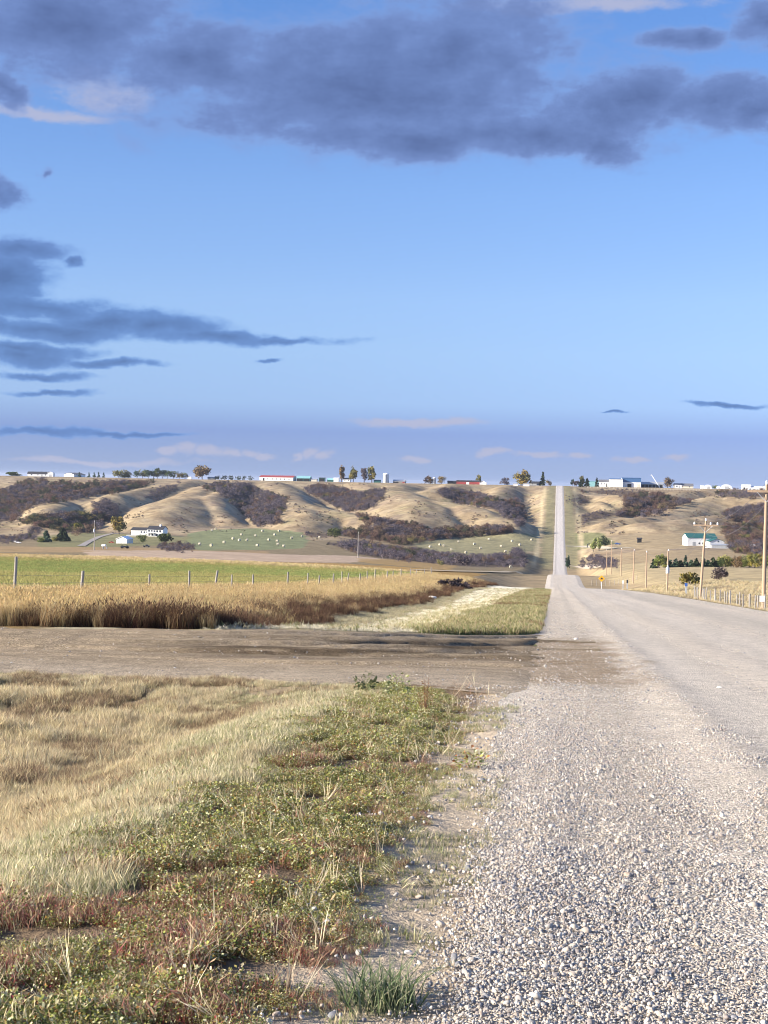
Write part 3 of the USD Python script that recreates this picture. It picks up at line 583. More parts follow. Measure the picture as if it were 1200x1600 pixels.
# weeds of the shoulder
LG, YG, PG, RD, OL = (.165, .20, .06), (.33, .32, .10), (.56, .53, .32), (.25, .075, .06), (.23, .195, .08)
weed_protos = [herb(81, .085, .09, 0.0155, [LG, LG, LG, YG, OL, PG], OL, 11), herb(74, .08, .08, 0.0141, [YG, PG, LG, OL], OL, 12), herb(81, .085, .08, 0.0133, [RD, RD, BROWN, OL, YG], RD, 13),
               herb(81, .07, .10, 0.0148, [LG, PG, YG, (.33, .16, .06)], OL, 14), blades(46, .09, .11, .0045, [(.33, .14, .115), (.40, .22, .165), RD, TAN], .7, tip=(.46, .27, .21), seed=15), blades(40, .09, .10, .005, [TAN, GREY, GREEN, STRAW], .9, seed=16),
               herb(60, .075, .07, 0.0178, [PG, PG, YG, LG], OL, 17), herb(74, .085, .08, 0.0133, [(.27, .20, .10), (.36, .27, .12), OL, (.40, .33, .15), YG], BROWN, 18)]
weed_edge = lambda Y: np.interp(Y, [5, 8, 14, 16.5, 20, 23.6], [-.80, -.86, -.90, -.98, -1.2, -1.7])
P = pts(34000, -3.1, -.78, 5.0, 24.2, lambda X, Y: ss(-3.25, -2.45, X+1.0*(vnoise(X, Y, .7, 3, 76)-.5))*(1-ss(-.12, .12, X-weed_edge(Y)+.3*(vnoise(X, Y, .5, 2, 77)-.5)))*np.clip(1.15-1.2*ss(.52, .68, vnoise(X, Y, .45, 3, 78)), 0, 1)*(on_side(X, Y) < -.0))
d = P[:, 0]; nz = vnoise(P[:, 0], P[:, 1], 1.1, 3, 79); redness = np.clip(ss(9.6, 6.4, P[:, 1])*.6*ss(.36, .54, nz)+.22*ss(.55, .66, nz)*ss(21, 11, P[:, 1])+.05, 0, .75)
u = rng.random(len(P)); dryp = vnoise(P[:, 0], P[:, 1], .8, 3, 185); pidx = rng.choice([0, 0, 1, 3, 3, 6], len(P)); pidx = np.where(rng.random(len(P)) < .10+.55*ss(.52, .68, dryp), rng.choice([5, 7, 1, 1, 6], len(P)), pidx); pidx = np.where(u < redness, rng.choice([2, 2, 4, 4, 1], len(P)), pidx)
sc = rng.uniform(.6, 1.2, len(P))*(.55+.7*vnoise(P[:, 0], P[:, 1], .45, 2, 178)+.7*ss(12, 22, P[:, 1])*ss(-2.2, -1.5, d)*vnoise(P[:, 0], P[:, 1], .35, 2, 179))*(.45+.55*ss(0, .55, weed_edge(P[:, 1])-d))
scatter('shoulder_weeds', weed_protos, P, sc, 'low green, yellow and red leafy weeds along the gravel shoulder', 'weeds', [M_LEAF, M_LEAF, M_LEAF, M_LEAF, M_GRASS, M_GRASS, M_LEAF, M_LEAF], proto_index=pidx, tilt=.3)
P = pts(1500, -4.5, -.9, 5, 24, lambda X, Y: ss(.45, .62, vnoise(X, Y, 1.1, 2, 186)))
scatter('dead_stalks', [blades(7, .05, .24, .004, [STRAW, (.40, .30, .19), TAN], .9, seed=51, heads=.5, head_col=(.40, .29, .17)), blades(5, .05, .20, .004, [(.34, .20, .13), BROWN], .7, seed=52, heads=.6, head_col=(.28, .15, .09))], P, rng.uniform(.5, 1.1, len(P)), 'thin dead stalks standing above the weeds and verge grass', 'dead stalks', [M_GRASS], tilt=.5)
P = pts(900, -1.0, -.35, 5, 22, lambda X, Y: ss(.52, .62, vnoise(X, Y, .7, 2, 80)))
scatter('sparse_shoulder_grass', [verge_protos[2], verge_protos[4], weed_protos[5]], P, rng.uniform(.35, .75, len(P)), 'sparse grass creeping over the bare strip beside the gravel', 'grass', [M_GRASS], tilt=.4)

# beyond the side road: mown ditch, tall brown and golden grass along the fence, the field
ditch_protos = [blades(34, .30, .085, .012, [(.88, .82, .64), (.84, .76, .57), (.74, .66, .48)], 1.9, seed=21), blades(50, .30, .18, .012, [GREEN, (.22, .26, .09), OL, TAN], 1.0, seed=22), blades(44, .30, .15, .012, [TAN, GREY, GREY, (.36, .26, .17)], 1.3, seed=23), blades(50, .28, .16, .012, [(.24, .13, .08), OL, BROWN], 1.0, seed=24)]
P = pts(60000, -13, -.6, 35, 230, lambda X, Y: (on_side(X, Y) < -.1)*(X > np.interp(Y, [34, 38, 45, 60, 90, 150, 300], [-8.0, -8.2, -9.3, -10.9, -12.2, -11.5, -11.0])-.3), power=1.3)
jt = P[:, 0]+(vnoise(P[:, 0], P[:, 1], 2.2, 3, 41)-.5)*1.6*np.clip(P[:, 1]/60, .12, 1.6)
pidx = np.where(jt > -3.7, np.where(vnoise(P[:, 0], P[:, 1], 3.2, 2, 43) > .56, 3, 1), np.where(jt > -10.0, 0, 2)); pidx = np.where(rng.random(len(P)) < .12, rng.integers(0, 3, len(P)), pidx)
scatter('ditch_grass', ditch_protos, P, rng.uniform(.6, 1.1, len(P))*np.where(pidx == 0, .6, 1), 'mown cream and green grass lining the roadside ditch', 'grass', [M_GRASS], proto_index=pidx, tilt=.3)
GOLD, GOLD2, MAR = (.48, .355, .165), (.58, .46, .25), (.125, .075, .052)
tall_protos = [blades(70, .32, 1.05, .010, [GOLD, GOLD2, TAN], .55, seed=31, heads=.14, head_col=(.47, .34, .16)), blades(70, .32, .95, .010, [GOLD, TAN, (.33, .21, .11)], .6, seed=32, heads=.14, head_col=(.40, .25, .11)),
               blades(80, .34, .85, .011, [(.09, .05, .038), (.125, .072, .05), (.165, .097, .06), (.27, .18, .10)], .6, seed=33, heads=.2, head_col=(.14, .085, .055)), blades(80, .34, .75, .011, [(.075, .044, .035), (.11, .065, .045), (.145, .088, .056), (.22, .15, .08)], .7, seed=34, heads=.2, head_col=(.12, .075, .05))]
tall_edge = lambda Y: np.interp(Y, [34, 38, 45, 60, 90, 150, 300], [-8.0, -8.2, -9.3, -10.9, -12.2, -11.5, -11.0])
P = pts(46000, lambda Y: np.maximum(-25, -.42*Y), -7.5, 34.5, 300, lambda X, Y: (side_far(X)+.35 < Y)*(1-ss(-.5, .4, X-tall_edge(Y)+1.8*(vnoise(X, Y, 4, 2, 81)-.5))), power=1.25)
fr = np.maximum(ss(-4.2, -1.6, P[:, 0]-tall_edge(P[:, 1])+2.0*(vnoise(P[:, 0], P[:, 1], 5, 2, 82)-.5)), ss(7.0, 4.0, P[:, 1]-side_far(P[:, 0])+2.4*(vnoise(P[:, 0], P[:, 1], 3, 2, 83)-.5))*ss(-14.0, -12.4, P[:, 0]+1.5*(vnoise(P[:, 0], P[:, 1], 1.5, 2, 184)-.5)))
dark = rng.random(len(P)) < fr*np.clip(.62+1.0*ss(.36, .54, vnoise(P[:, 0], P[:, 1], 3.5, 2, 183)), 0, .93)*(1-.8*ss(-14, -15.5, P[:, 0]+.0*P[:, 1])*(P[:, 1] < 50))
e_ = P[:, 0]-tall_edge(P[:, 1]); rim = (e_ > -2.0) & (P[:, 1] > 42) & (rng.random(len(P)) < .85); dark = dark | rim; pidx = np.where(dark, rng.choice([2, 3, 3], len(P)), rng.choice([0, 0, 1], len(P)))
scatter('tall_fence_grass', tall_protos, P, rng.uniform(.6, 1.05, len(P))*np.where(rim, .8, 1)*np.where(dark, .33+.9*vnoise(P[:, 0], P[:, 1], 1.6, 3, 84), .25+.75*vnoise(P[:, 0], P[:, 1], 1.4, 3, 85)), 'tall golden and dark brown grass standing along the wire fence', 'tall grass', [M_GRASS], proto_index=pidx, tilt=.15)
field_protos = [blades(60, .55, .26, .02, [(.26, .30, .10), (.31, .33, .12)], .8, seed=41), blades(60, .55, .30, .02, [(.32, .31, .11), (.40, .35, .14)], .8, seed=42), blades(60, .6, .5, .022, [GOLD, GOLD2, TAN], .6, seed=43)]
P = pts(38000, lambda Y: -.42*Y-4, -25.0, 62, 330, None, power=.6)
v = fbm(np.stack([P[:, 0]/45, P[:, 1]/60, 0*P[:, 0]], -1), 4, 22); gold = rng.random(len(P)) < np.maximum(ss(295, 335, P[:, 1]+50*(v-.5)), ss(-30, -26.5, P[:, 0])*.35)
pidx = np.where(gold, 2, np.where(rng.random(len(P)) < .12+.75*ss(.46, .62, v), 1, 0))
scatter('field_grass', field_protos, P, rng.uniform(.7, 1.2, len(P)), 'green pasture grass of the field behind the wire fence', 'grass', [M_GRASS], proto_index=pidx, tilt=.2)
P = np.vstack([pts(9000, lambda Y: edge_r(Y)+.1, lambda Y: edge_r(Y)+26, 70, 330, None, power=.5)])
scatter('right_verge_grass', [blades(60, .34, 1.0, .014, [STRAW, (.66, .55, .34), TAN], .5, seed=36), blades(60, .34, .9, .014, [TAN, GOLD2], .5, seed=37), ditch_protos[0]], P, rng.uniform(.25, .55, len(P))*np.where(P[:, 0]-edge_r(P[:, 1]) < 1.5, .5, 1), 'pale golden grass on the road bank around the power poles', 'grass', [M_GRASS], tilt=.2)

# ------------------------------------------------------------------ shrub belts in the coulees (each reads as one mass)
PURPLE, RUSTY, DKGREEN, OLIVE = [(.118, .102, .122), (.09, .08, .104), (.145, .122, .13), (.125, .10, .10)], [(.15, .102, .078), (.18, .122, .088), (.125, .09, .072)], [(.06, .068, .042), (.075, .08, .046), (.09, .085, .05)], [(.19, .165, .065), (.24, .19, .075), (.14, .135, .06)]
def foliage(n, w, h, leaf, cols, seed=0, blobs=7, base=.15, cone=False, lobes=None):
    """leaf clumps spread through an uneven crown: radius w/2, height h, from z = base*h up"""
    r = np.random.default_rng(seed); cs = []
    for b in range(blobs):
        if cone: t = r.random()**1.3; a = r.uniform(0, 2*np.pi); q = w*.5*(1-t)*r.uniform(.2, .95); cs.append((q*np.cos(a), q*np.sin(a), h*(base+(1-base)*t), w*.2*(1.2-t), h*.06))
        else: a = r.uniform(0, 2*np.pi); q = w*.5*.68*np.sqrt(r.random()); t = r.random(); cs.append((q*np.cos(a), q*np.sin(a), h*(base+(1-base)*((.22+.56*t) if base > .05 else (.14+.60*t))), w*r.uniform(.16, .27)*(1 if base > .05 else 1.15), h*(1-base)*r.uniform(.14, .24)))
    cs = np.array(cs); k = r.integers(0, blobs, n); c = cs[k]
    d = r.normal(size=(n, 3)); d /= np.linalg.norm(d, axis=1, keepdims=True); d *= (r.random((n, 1))**.4)
    p = c[:, :3]+d*np.stack([c[:, 3], c[:, 3], c[:, 4]], 1)
    if cone:
        u = r.normal(size=(n, 3))*.35; u[:, :2] += p[:, :2]/(np.linalg.norm(p[:, :2], axis=1, keepdims=True)+1e-6); u[:, 2] -= .45
    else: u = r.normal(size=(n, 3))
    u /= np.linalg.norm(u, axis=1, keepdims=True); s = np.cross(u, r.normal(size=(n, 3))); s /= np.linalg.norm(s, axis=1, keepdims=True)
    L = leaf*r.uniform(.6, 1.4, (n, 1)); V = np.stack([p-u*L, p+s*L*.5, p+u*L, p-s*L*.5], 1).reshape(-1, 3)
    V[:, 2] = np.maximum(V[:, 2], .02)
    i = np.arange(n)*4; Fc = np.vstack([np.stack([i, i+1, i+2], 1), np.stack([i, i+2, i+3], 1)])
    cc = np.asarray(cols)[r.integers(0, len(cols), blobs)][k]*r.uniform(.75, 1.25, (n, 1))
    return (V, Fc), np.repeat(np.clip(cc, 0, 1), 4, 0)
shrub_protos = []
for kind, pal in enumerate((PURPLE, RUSTY, DKGREEN, OLIVE)):
    for v in range(2): shrub_protos.append(foliage(360, 1.0, 1.0, .046, pal, seed=100+kind*10+v, blobs=8, base=.02))
def in_poly(poly, n):
    q = np.array(poly, float); lo, hi = q.min(0), q.max(0); out = np.zeros((0, 2))
    while len(out) < n:
        c = lo+(hi-lo)*rng.random((n*3, 2)); c = c[inside(poly, c[:, 0], c[:, 1])]; out = np.vstack([out, c])
    return out[:n]
import shapely
TL = {'upper left coulee': 'dense rust and dark green brush filling the upper coulee below the white roofed sheds', 'foot of the small round hill': 'mixed dark brush wrapped round the foot of the small round hill',
 'hollow beside the farmhouse tree': 'purple brown brush in the hollow above the tall farmhouse tree', 'thin scrub on the middle spur': 'thin grey scrub on the high spur behind the farm hill',
 'coulee behind the farm hill': 'dense grey brush down the coulee behind the farm hill', 'coulee below the red roofed building': 'dark leafless brush in the coulee below the red roofed white building',
 'long belt under the bald hills': 'long belt of rust and grey brush under the bald central hills', 'creek belt beyond the golden field': 'purple grey creek brush between the golden field and the baled field',
 'coulee near the far road': 'brush filling the coulee just beside the far straight road', 'coulee right of the far road': 'rusty brush in the wide coulee below the blue roofed farm',
 'scrub under the skyline farm': 'low scrub under the skyline fence of the blue roofed farm', 'scrub in the folds by the far road': 'small dark scrub in the upper folds beside the far road',
 'scrub below the small crest': 'small scrub below the sharp crest beside the far road', 'plateau rim scrub': 'scrub along the plateau rim below the white quonset huts', 'dark coulee behind the pole': 'shadowed brush in the deep coulee behind the nearest power pole',
 'thicket above the white barn trees': 'brown thicket between the green roofed barn and the yellow trees', 'purple scrub behind the warning sign': 'purple scrub in the valley bottom behind the yellow warning sign',
 'brown scrub beside the farmhouse drive': 'low brown scrub beside the farmhouse yard and green baled field', 'low scrub at the field edge': 'low dark scrub along the edge of the green baled field', 'scrub at the foot of the left bench': 'grey scrub at the foot of the bare bench near the spruces'}
for k, (poly, cnt, (h0, h1), wts) in THICKETS.items():
    q = in_poly(list(Polygon(poly).buffer(4).exterior.coords), int(cnt*2.1)); q = q[rng.random(len(q)) < np.clip(.15+1.5*ss(-4.5, 5, np.where(inside(poly, q[:, 0], q[:, 1]), 1, -1)*shapely.distance(shapely.points(q), Polygon(poly).exterior)+7*(vnoise(q[:, 0], q[:, 1]*1.5, 11, 3, 92)-.5)), 0, 1)-.12]; P = cast(q[:, 0], q[:, 1]); P = P[~np.isnan(P[:, 0])]; P = P[P[:, 1] > 380]
    hs = rng.uniform(h0*.55, h1, len(P))*(.75+.5*vnoise(P[:, 0], P[:, 1], 14, 2, 93)); tpx, tpy = project(P+np.stack([0*hs, 0*hs, hs*.8], 1)); fit = inside(list(Polygon(poly).buffer(5).exterior.coords), tpx, tpy); P, hs = P[fit], hs[fit]; wd = hs*rng.uniform(.85, 1.35, len(P))
    cl = vnoise(P[:, 0], P[:, 1], 22, 2, 91); w = np.array(wts)/sum(wts); u = np.clip((cl-.25)/.5, 0, .999)*.6+rng.random(len(P))*.4
    kind = np.searchsorted(np.cumsum(w), u); kind = np.minimum(kind, 3)
    scatter('brush', shrub_protos, P-[0, 0, .2], np.stack([wd, wd, hs], 1), TL[k], 'brush', [M_TWIG]*2+[M_LEAF]*6, proto_index=kind*2+rng.integers(0, 2, len(P)), tilt=.12)

q = np.stack([rng.uniform(-20, 1220, 5200), rng.uniform(752, 852, 5200)], 1); q = q[(vnoise(q[:, 0], q[:, 1]*2, 26, 3, 94) > .56) & ~((q[:, 0] > 838) & (q[:, 0] < 900))]
for poly in ([(294,832),(484,832),(484,860),(294,860)], [(640,838),(846,834),(846,870),(640,870)], [(60,834),(296,834),(296,862),(60,862)], [(968,834),(1150,830),(1150,862),(968,862)]): q = q[~inside(poly, q[:, 0], q[:, 1])]
P = cast(q[:, 0], q[:, 1]); P = P[~np.isnan(P[:, 0])]; P = P[(P[:, 1] > 900) & (P[:, 1] < 1600)]; hs = rng.uniform(.5, 1.9, len(P))
scatter('brush', shrub_protos[:6], P-[0, 0, .1], np.stack([hs*1.7, hs*1.7, hs], 1), 'tiny scrub dotted over the open dry slopes of the valley side', 'brush', [M_TWIG]*2+[M_LEAF]*4, tilt=.1)

ORD = 'first second third fourth fifth sixth seventh eighth ninth tenth eleventh twelfth thirteenth fourteenth fifteenth sixteenth seventeenth eighteenth nineteenth twentieth twenty-first twenty-second'.split()
# ------------------------------------------------------------------ trees and bushes one by one
M_BARK = plain('bark', (.13, .105, .085), .95, .3, 6, stretch=(1, 1, .2))
def limb(a, b, r0, r1, n=7):
    a, b = np.array(a, float), np.array(b, float); z = _n(b-a); x = _n(np.cross(z, [.3, .9, .1])); y = np.cross(z, x); an = np.arange(n)*2*np.pi/n
    c = np.cos(an)[:, None]*x+np.sin(an)[:, None]*y; V = np.vstack([a+c*r0, b+c*r1, [a], [b]]); i = np.arange(n); j = (i+1) % n
    return V, np.vstack([np.stack([i, j, n+j], 1), np.stack([i, n+j, n+i], 1), np.stack([j, i, 0*i+2*n], 1), np.stack([n+i, n+j, 0*i+2*n+1], 1)])
def join(parts):
    V, Fc, k = [], [], 0
    for v, f in parts: V.append(v); Fc.append(np.asarray(f)+k); k += len(v)
    return np.vstack(V), np.vstack(Fc)
TREE_COLS = {'aspen': [(.27, .30, .11), (.32, .33, .14), (.22, .25, .10)], 'olive': [(.20, .17, .055), (.15, .145, .05), (.25, .20, .06)], 'green': [(.075, .10, .035), (.10, .125, .045), (.13, .14, .05)], 'yellow': [(.30, .23, .06), (.24, .21, .065), (.19, .18, .06)], 'lime': [(.19, .21, .06), (.24, .24, .075), (.15, .18, .055)],
             'brown': [(.22, .145, .075), (.18, .13, .075), (.25, .17, .08)], 'purple': PURPLE, 'dark': [(.045, .06, .032), (.06, .075, .04)], 'bluegreen': [(.06, .095, .062), (.08, .115, .07)], 'dkpurple': [(.10, .075, .075), (.085, .068, .072)]}
tree_n = [0]
def tree(px, py0, py1, w_px, col, label, cat='tree', Y=None, kind='round', base=.18, n=620, group=None, name=None, sink=0, blobs=14):
    """py1: the foot, py0: the top of the tree in the photograph"""
    tree_n[0] += 1; sd = 500+tree_n[0]
    if Y is None:
        p = cast(np.array([px]), np.array([py1]), 200)[0]
    else:
        p = at(px, py1, Y)
    p = np.array(p); p[2] = G0(p[0], p[1])-sink; s = p[1]/F; H = max(1.0, (-(py0-py1))*s); top = at(px, py0, p[1])[2]
    if Y is not None: H = max(1.5, top-p[2])
    W = w_px*s*(1.15 if Y is not None else 1.05)
    t = thing(name or {'tree': 'tree', 'spruce': 'spruce_tree', 'bush': 'bush'}[cat], label, cat, p, group=group)
    r = np.random.default_rng(sd)
    if kind == 'cone':
        obj('trunk', limb((0, 0, -.3), (0, 0, H*.97), H*.025, H*.004), M_BARK, t)
        m, c = foliage(n, W*1.15, H, W*.2, TREE_COLS[col], sd, 46, .06, cone=True)
    else:
        b = base*(.45 if base > .1 else .6) if cat == 'tree' else .02
        parts = [limb((0, 0, -.3), (r.normal(0, .02)*H, 0, H*(b+.25)), H*(.03 if cat == 'tree' else .012), H*(.018 if cat == 'tree' else .008))]
        for q in range(5): a = r.uniform(0, 6.28); parts.append(limb((0, 0, H*(b+.05*q)), (np.cos(a)*W*.3, np.sin(a)*W*.3, H*(.5+.08*q)), H*.014, H*.004, 5))
        obj('trunk' if cat == 'tree' else 'stem', join(parts), M_BARK, t)
        m, c = foliage(n, W, H, max(W, H)*(.055 if n > 500 else .075), TREE_COLS[col], sd, blobs, b)
    obj('crown' if cat == 'tree' or cat == 'spruce' else 'foliage', m, M_LEAF, t, color=c)
    return t
YS = 1745.0   # distance of the farms on the far plateau
tree(186, 802, 835, 24, 'yellow', 'tall olive yellow poplar beside the white farmhouse', n=900)
tree(222, 833, 849, 19, 'green', 'round dark green tree in front of the white farmhouse')
tree(259, 831, 851, 26, 'green', 'wide dark green tree just past the farmhouse end', n=800)
tree(98, 824, 846, 17, 'dark', 'dark spruce at the end of the farm lane', 'spruce', kind='cone')
tree(72, 830, 847, 15, 'bluegreen', 'paler green spruce left of the darkest spruce', 'spruce', kind='cone')
tree(65, 838, 848, 13, 'lime', 'small lime green bush under the paler spruce', 'bush')
tree(86, 836, 846, 13, 'olive', 'olive bush between the two spruces', 'bush')
tree(121, 814, 834, 14, 'yellow', 'golden bush standing below the small round hill')
tree(523, 822, 841, 24, 'green', 'dark green bush alone on the bare slope above the baled field', 'bush')
for x_, t_, b_, w_, l_ in ((690, 906, 921, 20, 'low dark bush in the fence grass near its far end'), (712, 904, 924, 30, 'widest dark bush at the far end of the fence grass'), (730, 909, 923, 18, 'last dark bush where the fence grass meets the cream ditch')):
    tree(x_, t_, b_, w_, 'dkpurple', l_, 'bush', n=500)
tree(150, 795, 812, 14, 'purple', 'grey leafless bush in the shade of the round hill', 'bush')
tree(927, 837, 862, 10, 'aspen', 'pale green aspen beside the far road in the valley', base=.1)
tree(936, 839, 861, 9, 'aspen', 'second slim pale aspen beside the far road', base=.1)
tree(944, 834, 853, 16, 'dark', 'dark curved bush at the foot of the slope by the aspens', 'bush')
tree(887, 866, 888, 7, 'bluegreen', 'small green bush on the right shoulder of the valley road', 'bush')
tree(1127, 884, 906, 27, 'dkpurple', 'dark leafless bush on the dry knoll behind the power poles', 'bush', n=1100)
tree(1078, 888, 914, 34, 'olive', 'sparse olive shrub on the dry knoll behind the leaning pole', 'bush', n=420)
YT = 620
tree(1029, 862, 889, 17, 'lime', 'yellow green tree behind the pole with the grey transformer', Y=YT)
tree(1038, 865, 889, 13, 'lime', 'slimmer yellow green tree beside the transformer pole', Y=YT+6)
for k, (x_, t_) in enumerate(((1022, 874), (1047, 876), (1056, 874), (1063, 877), (1071, 868), (1080, 876), (1088, 873), (1099, 872), (1106, 876), (1114, 871))):
    tree(x_, t_, 891, 12 if x_ != 1071 else 9, 'bluegreen' if k % 3 else 'dark', f'young spruce behind the dry knoll, {ORD[k]} in its row from the transformer pole', 'spruce', Y=YT+10+4*(k % 3), kind='cone', n=220, group='young spruces behind the knoll')
for k, (x_, t_, w_, c_, l_) in enumerate(((1122, 872, 12, 'green', 'dark leafy tree at the end of the young spruce row'), (1133, 866, 18, 'lime', 'broad yellow green tree right of the young spruces'), (1142, 870, 14, 'lime', 'small lime tree in the middle of the yellow grove'), (1151, 864, 14, 'brown', 'brownish tree in the yellow grove'),
                                      (1161, 866, 15, 'lime', 'pale green tree between the brown and golden ones'), (1170, 870, 12, 'olive', 'olive tree just left of the golden one'), (1179, 862, 17, 'yellow', 'golden yellow tree near the nearest power pole'), (1191, 866, 14, 'olive', 'olive tree half behind the nearest power pole'), (1206, 862, 20, 'lime', 'lime tree at the picture edge beyond the nearest pole'))):
    tree(x_, t_, 894, w_*1.35, c_, l_, Y=YT+15+7*(k % 3), n=700, base=.05)
# on the skyline
tree(22, 736.5, 742, 22, 'green', 'low green bush at the far left of the skyline', 'bush', Y=YS)
tree(185, 732.5, 744, 20, 'yellow', 'round golden bush on the skyline beside the shelterbelt', 'bush', Y=YS)
tree(200, 732, 744, 20, 'olive', 'olive bush joined to the golden skyline bush', 'bush', Y=YS+8)
for k, (x_, t_, w_, c_) in enumerate(((214, 734, 10, 'bluegreen'), (223, 732, 13, 'green'), (232, 733, 12, 'bluegreen'), (240, 731.5, 11, 'bluegreen'), (246, 730, 10, 'green'), (254, 732, 11, 'bluegreen'), (262, 733.5, 11, 'green'), (271, 735, 10, 'green'), (280, 737, 9, 'olive'), (288, 738, 9, 'green'))):
    tree(x_, t_, 746, w_*1.35, c_, f'shelterbelt tree on the left skyline, {ORD[k]} from the golden bush', Y=YS+6*(k % 2), n=260, group='shelterbelt trees on the left skyline')
for k, (x_, t_) in enumerate(((124, 738), (139, 738), (147, 738), (154, 738), (162, 738.5))):
    tree(x_, t_, 743.5, 4.5, 'bluegreen', f'tiny skyline spruce, {ORD[k]} from the white gabled machine shed', 'spruce', Y=YS, kind='cone', n=120, group='spaced spruces on the left skyline')
tree(316, 724.5, 747, 28, 'brown', 'big round russet tree alone on the left skyline', Y=YS, base=.1, n=900)
for k, (x_, w_) in enumerate(((340, 10), (350, 11), (361, 11), (372, 10), (382, 8), (392, 9))):
    tree(x_, 742, 748, w_, 'dark', f'low dark skyline hedge bush, {ORD[k]} from the russet tree', 'bush', Y=YS, n=160, group='hedge bushes on the skyline')
tree(534, 725, 750, 9, 'brown', 'slim rusty poplar on the skyline, leftmost of four', Y=YS, base=.1)
tree(552, 728, 751, 13, 'olive', 'broad olive poplar on the skyline right of the rusty one', Y=YS, base=.1)
tree(569, 728, 751, 10, 'purple', 'thin grey poplar between two olive ones on the skyline', Y=YS, base=.1, n=300)
tree(581, 726, 751, 13, 'olive', 'rightmost olive poplar of the four on the skyline', Y=YS, base=.1, n=480)
tree(666, 743, 753, 9, 'dkpurple', 'dark bush left of the slim silo on the skyline', 'bush', Y=YS)
tree(672, 741, 753, 10, 'brown', 'brown bush touching the slim silo on the skyline', 'bush', Y=YS)
tree(690, 743, 753, 14, 'brown', 'brown bush right of the slim silo on the skyline', 'bush', Y=YS)
tree(748, 741, 755, 9, 'olive', 'small olive tree behind the red skyline barn', Y=YS+18, n=260)
tree(788, 744.5, 756, 14, 'purple', 'bare grey tree right of the red skyline barn', 'tree', Y=YS, base=.05, n=330)
tree(814, 730, 758, 27, 'yellow', 'big green and yellow tree beside the top of the far road', Y=YS-60, base=.08, n=1000)
tree(848, 738, 758, 8, 'dark', 'dark spruce left of the top of the far road', 'spruce', Y=YS-60, kind='cone', n=420)
tree(858, 748, 758, 10, 'brown', 'brown bush beside the left spruce on the skyline', 'bush', Y=YS-70, n=300)
tree(894, 747, 759, 6, 'bluegreen', 'thin tree first right of the far road top', Y=YS-50, n=200)
tree(900, 750, 762, 11, 'dkpurple', 'dark bush right of the far road top', 'bush', Y=YS-60, n=330)
tree(909, 742, 761, 9, 'olive', 'olive tree behind the nearest spruces right of the road top', Y=YS-30, n=330)
tree(907.5, 750, 765, 7, 'dark', 'dark spruce in front of the olive tree right of the road', 'spruce', Y=YS-100, kind='cone', n=320)
tree(917, 748, 761, 8, 'dark', 'dark spruce beside the teal shed', 'spruce', Y=YS-60, kind='cone', n=320)
tree(932.5, 747, 761, 6, 'dark', 'narrow spruce between teal shed and white house', 'spruce', Y=YS-60, kind='cone', n=300)
tree(1043, 743, 763, 16, 'brown', 'round grey brown tree beside the long grey shed', Y=YS, base=.08, n=620)
tree(1117, 757.5, 764, 9, 'green', 'small green bush between the white quonset huts', 'bush', Y=YS-8, n=260)

# ------------------------------------------------------------------ buildings
def mats(**kw): return {k: plain(k, *v) for k, v in kw.items()}
B = mats(white_siding=((.80, .80, .78), .6, .06, 2), dark_shingles=((.045, .045, .052), .9, .2, 5), grey_shingles=((.16, .16, .17), .9, .2, 5), red_metal=((.34, .07, .06), .5, .15, 2), green_metal=((.035, .13, .12), .45, .15, 2), blue_metal=((.06, .14, .30), .45, .12, 2), teal_metal=((.25, .48, .50), .5, .1, 2),
         galvanised=((.50, .52, .54), .4, .12, 1.5, .4), grey_metal=((.40, .41, .42), .5, .15, 1.5), dark_opening=((.02, .02, .022), .9, .2, 2), red_barn=((.30, .055, .05), .7, .18, 2), window_glass=((.04, .05, .07), .1, .1, 1, .0, .6), cream=((.62, .58, .48), .7, .1, 2),
         weathered_wood=((.27, .235, .20), .95, .25, 4), straw=((.46, .41, .29), .95, .15, 5), black_rubber=((.02, .02, .02), .9, .1, 3), blue_paint=((.05, .12, .38), .35, .08, 2), white_paint=((.82, .82, .82), .4, .05, 2), dark_paint=((.035, .04, .055), .35, .1, 2), green_paint=((.06, .22, .10), .5, .1, 2), red_paint=((.35, .06, .04), .4, .1, 2), concrete=((.42, .41, .39), .9, .12, 3))
def box(x0, x1, y0, y1, z0, z1):
    m = trimesh.creation.box([x1-x0, y1-y0, z1-z0]); m.apply_translation([(x0+x1)/2, (y0+y1)/2, (z0+z1)/2]); return np.array(m.vertices), np.array(m.faces)
def prism(poly, d0, d1, axis):
    """a cross-section (u, z) swept along x (axis 'x', u = y) or along y (axis 'y', u = x)"""
    m = trimesh.creation.extrude_polygon(Polygon(poly), d1-d0); v = np.array(m.vertices)
    u, z, d = v[:, 0], v[:, 1], v[:, 2]+d0
    return (np.stack([d, u, z], 1), np.array(m.faces)) if axis == 'x' else (np.stack([u, d, z], 1), np.array(m.faces)[:, ::-1])
def gable(W, D, h, r, axis, over=.35, th=.22, sink=.8):
    """walls and roof of a gabled building, front face at y = 0, centred on x"""
    S = D if axis == 'x' else W; a0, a1 = (0, S) if axis == 'x' else (-S/2, S/2); c = (a0+a1)/2
    L0, L1 = (-W/2, W/2) if axis == 'x' else (0, D); k = r/(S/2)
    wall = prism([(a0, -sink), (a1, -sink), (a1, h), (c, h+r), (a0, h)], L0, L1, axis)
    e = .003
    roof = prism([(a0-over, h-over*k+e), (c, h+r+e), (a1+over, h-over*k+e), (a1+over, h-over*k+th), (c, h+r+th), (a0-over, h-over*k+th)], L0-over, L1+over, axis)
    return wall, roof
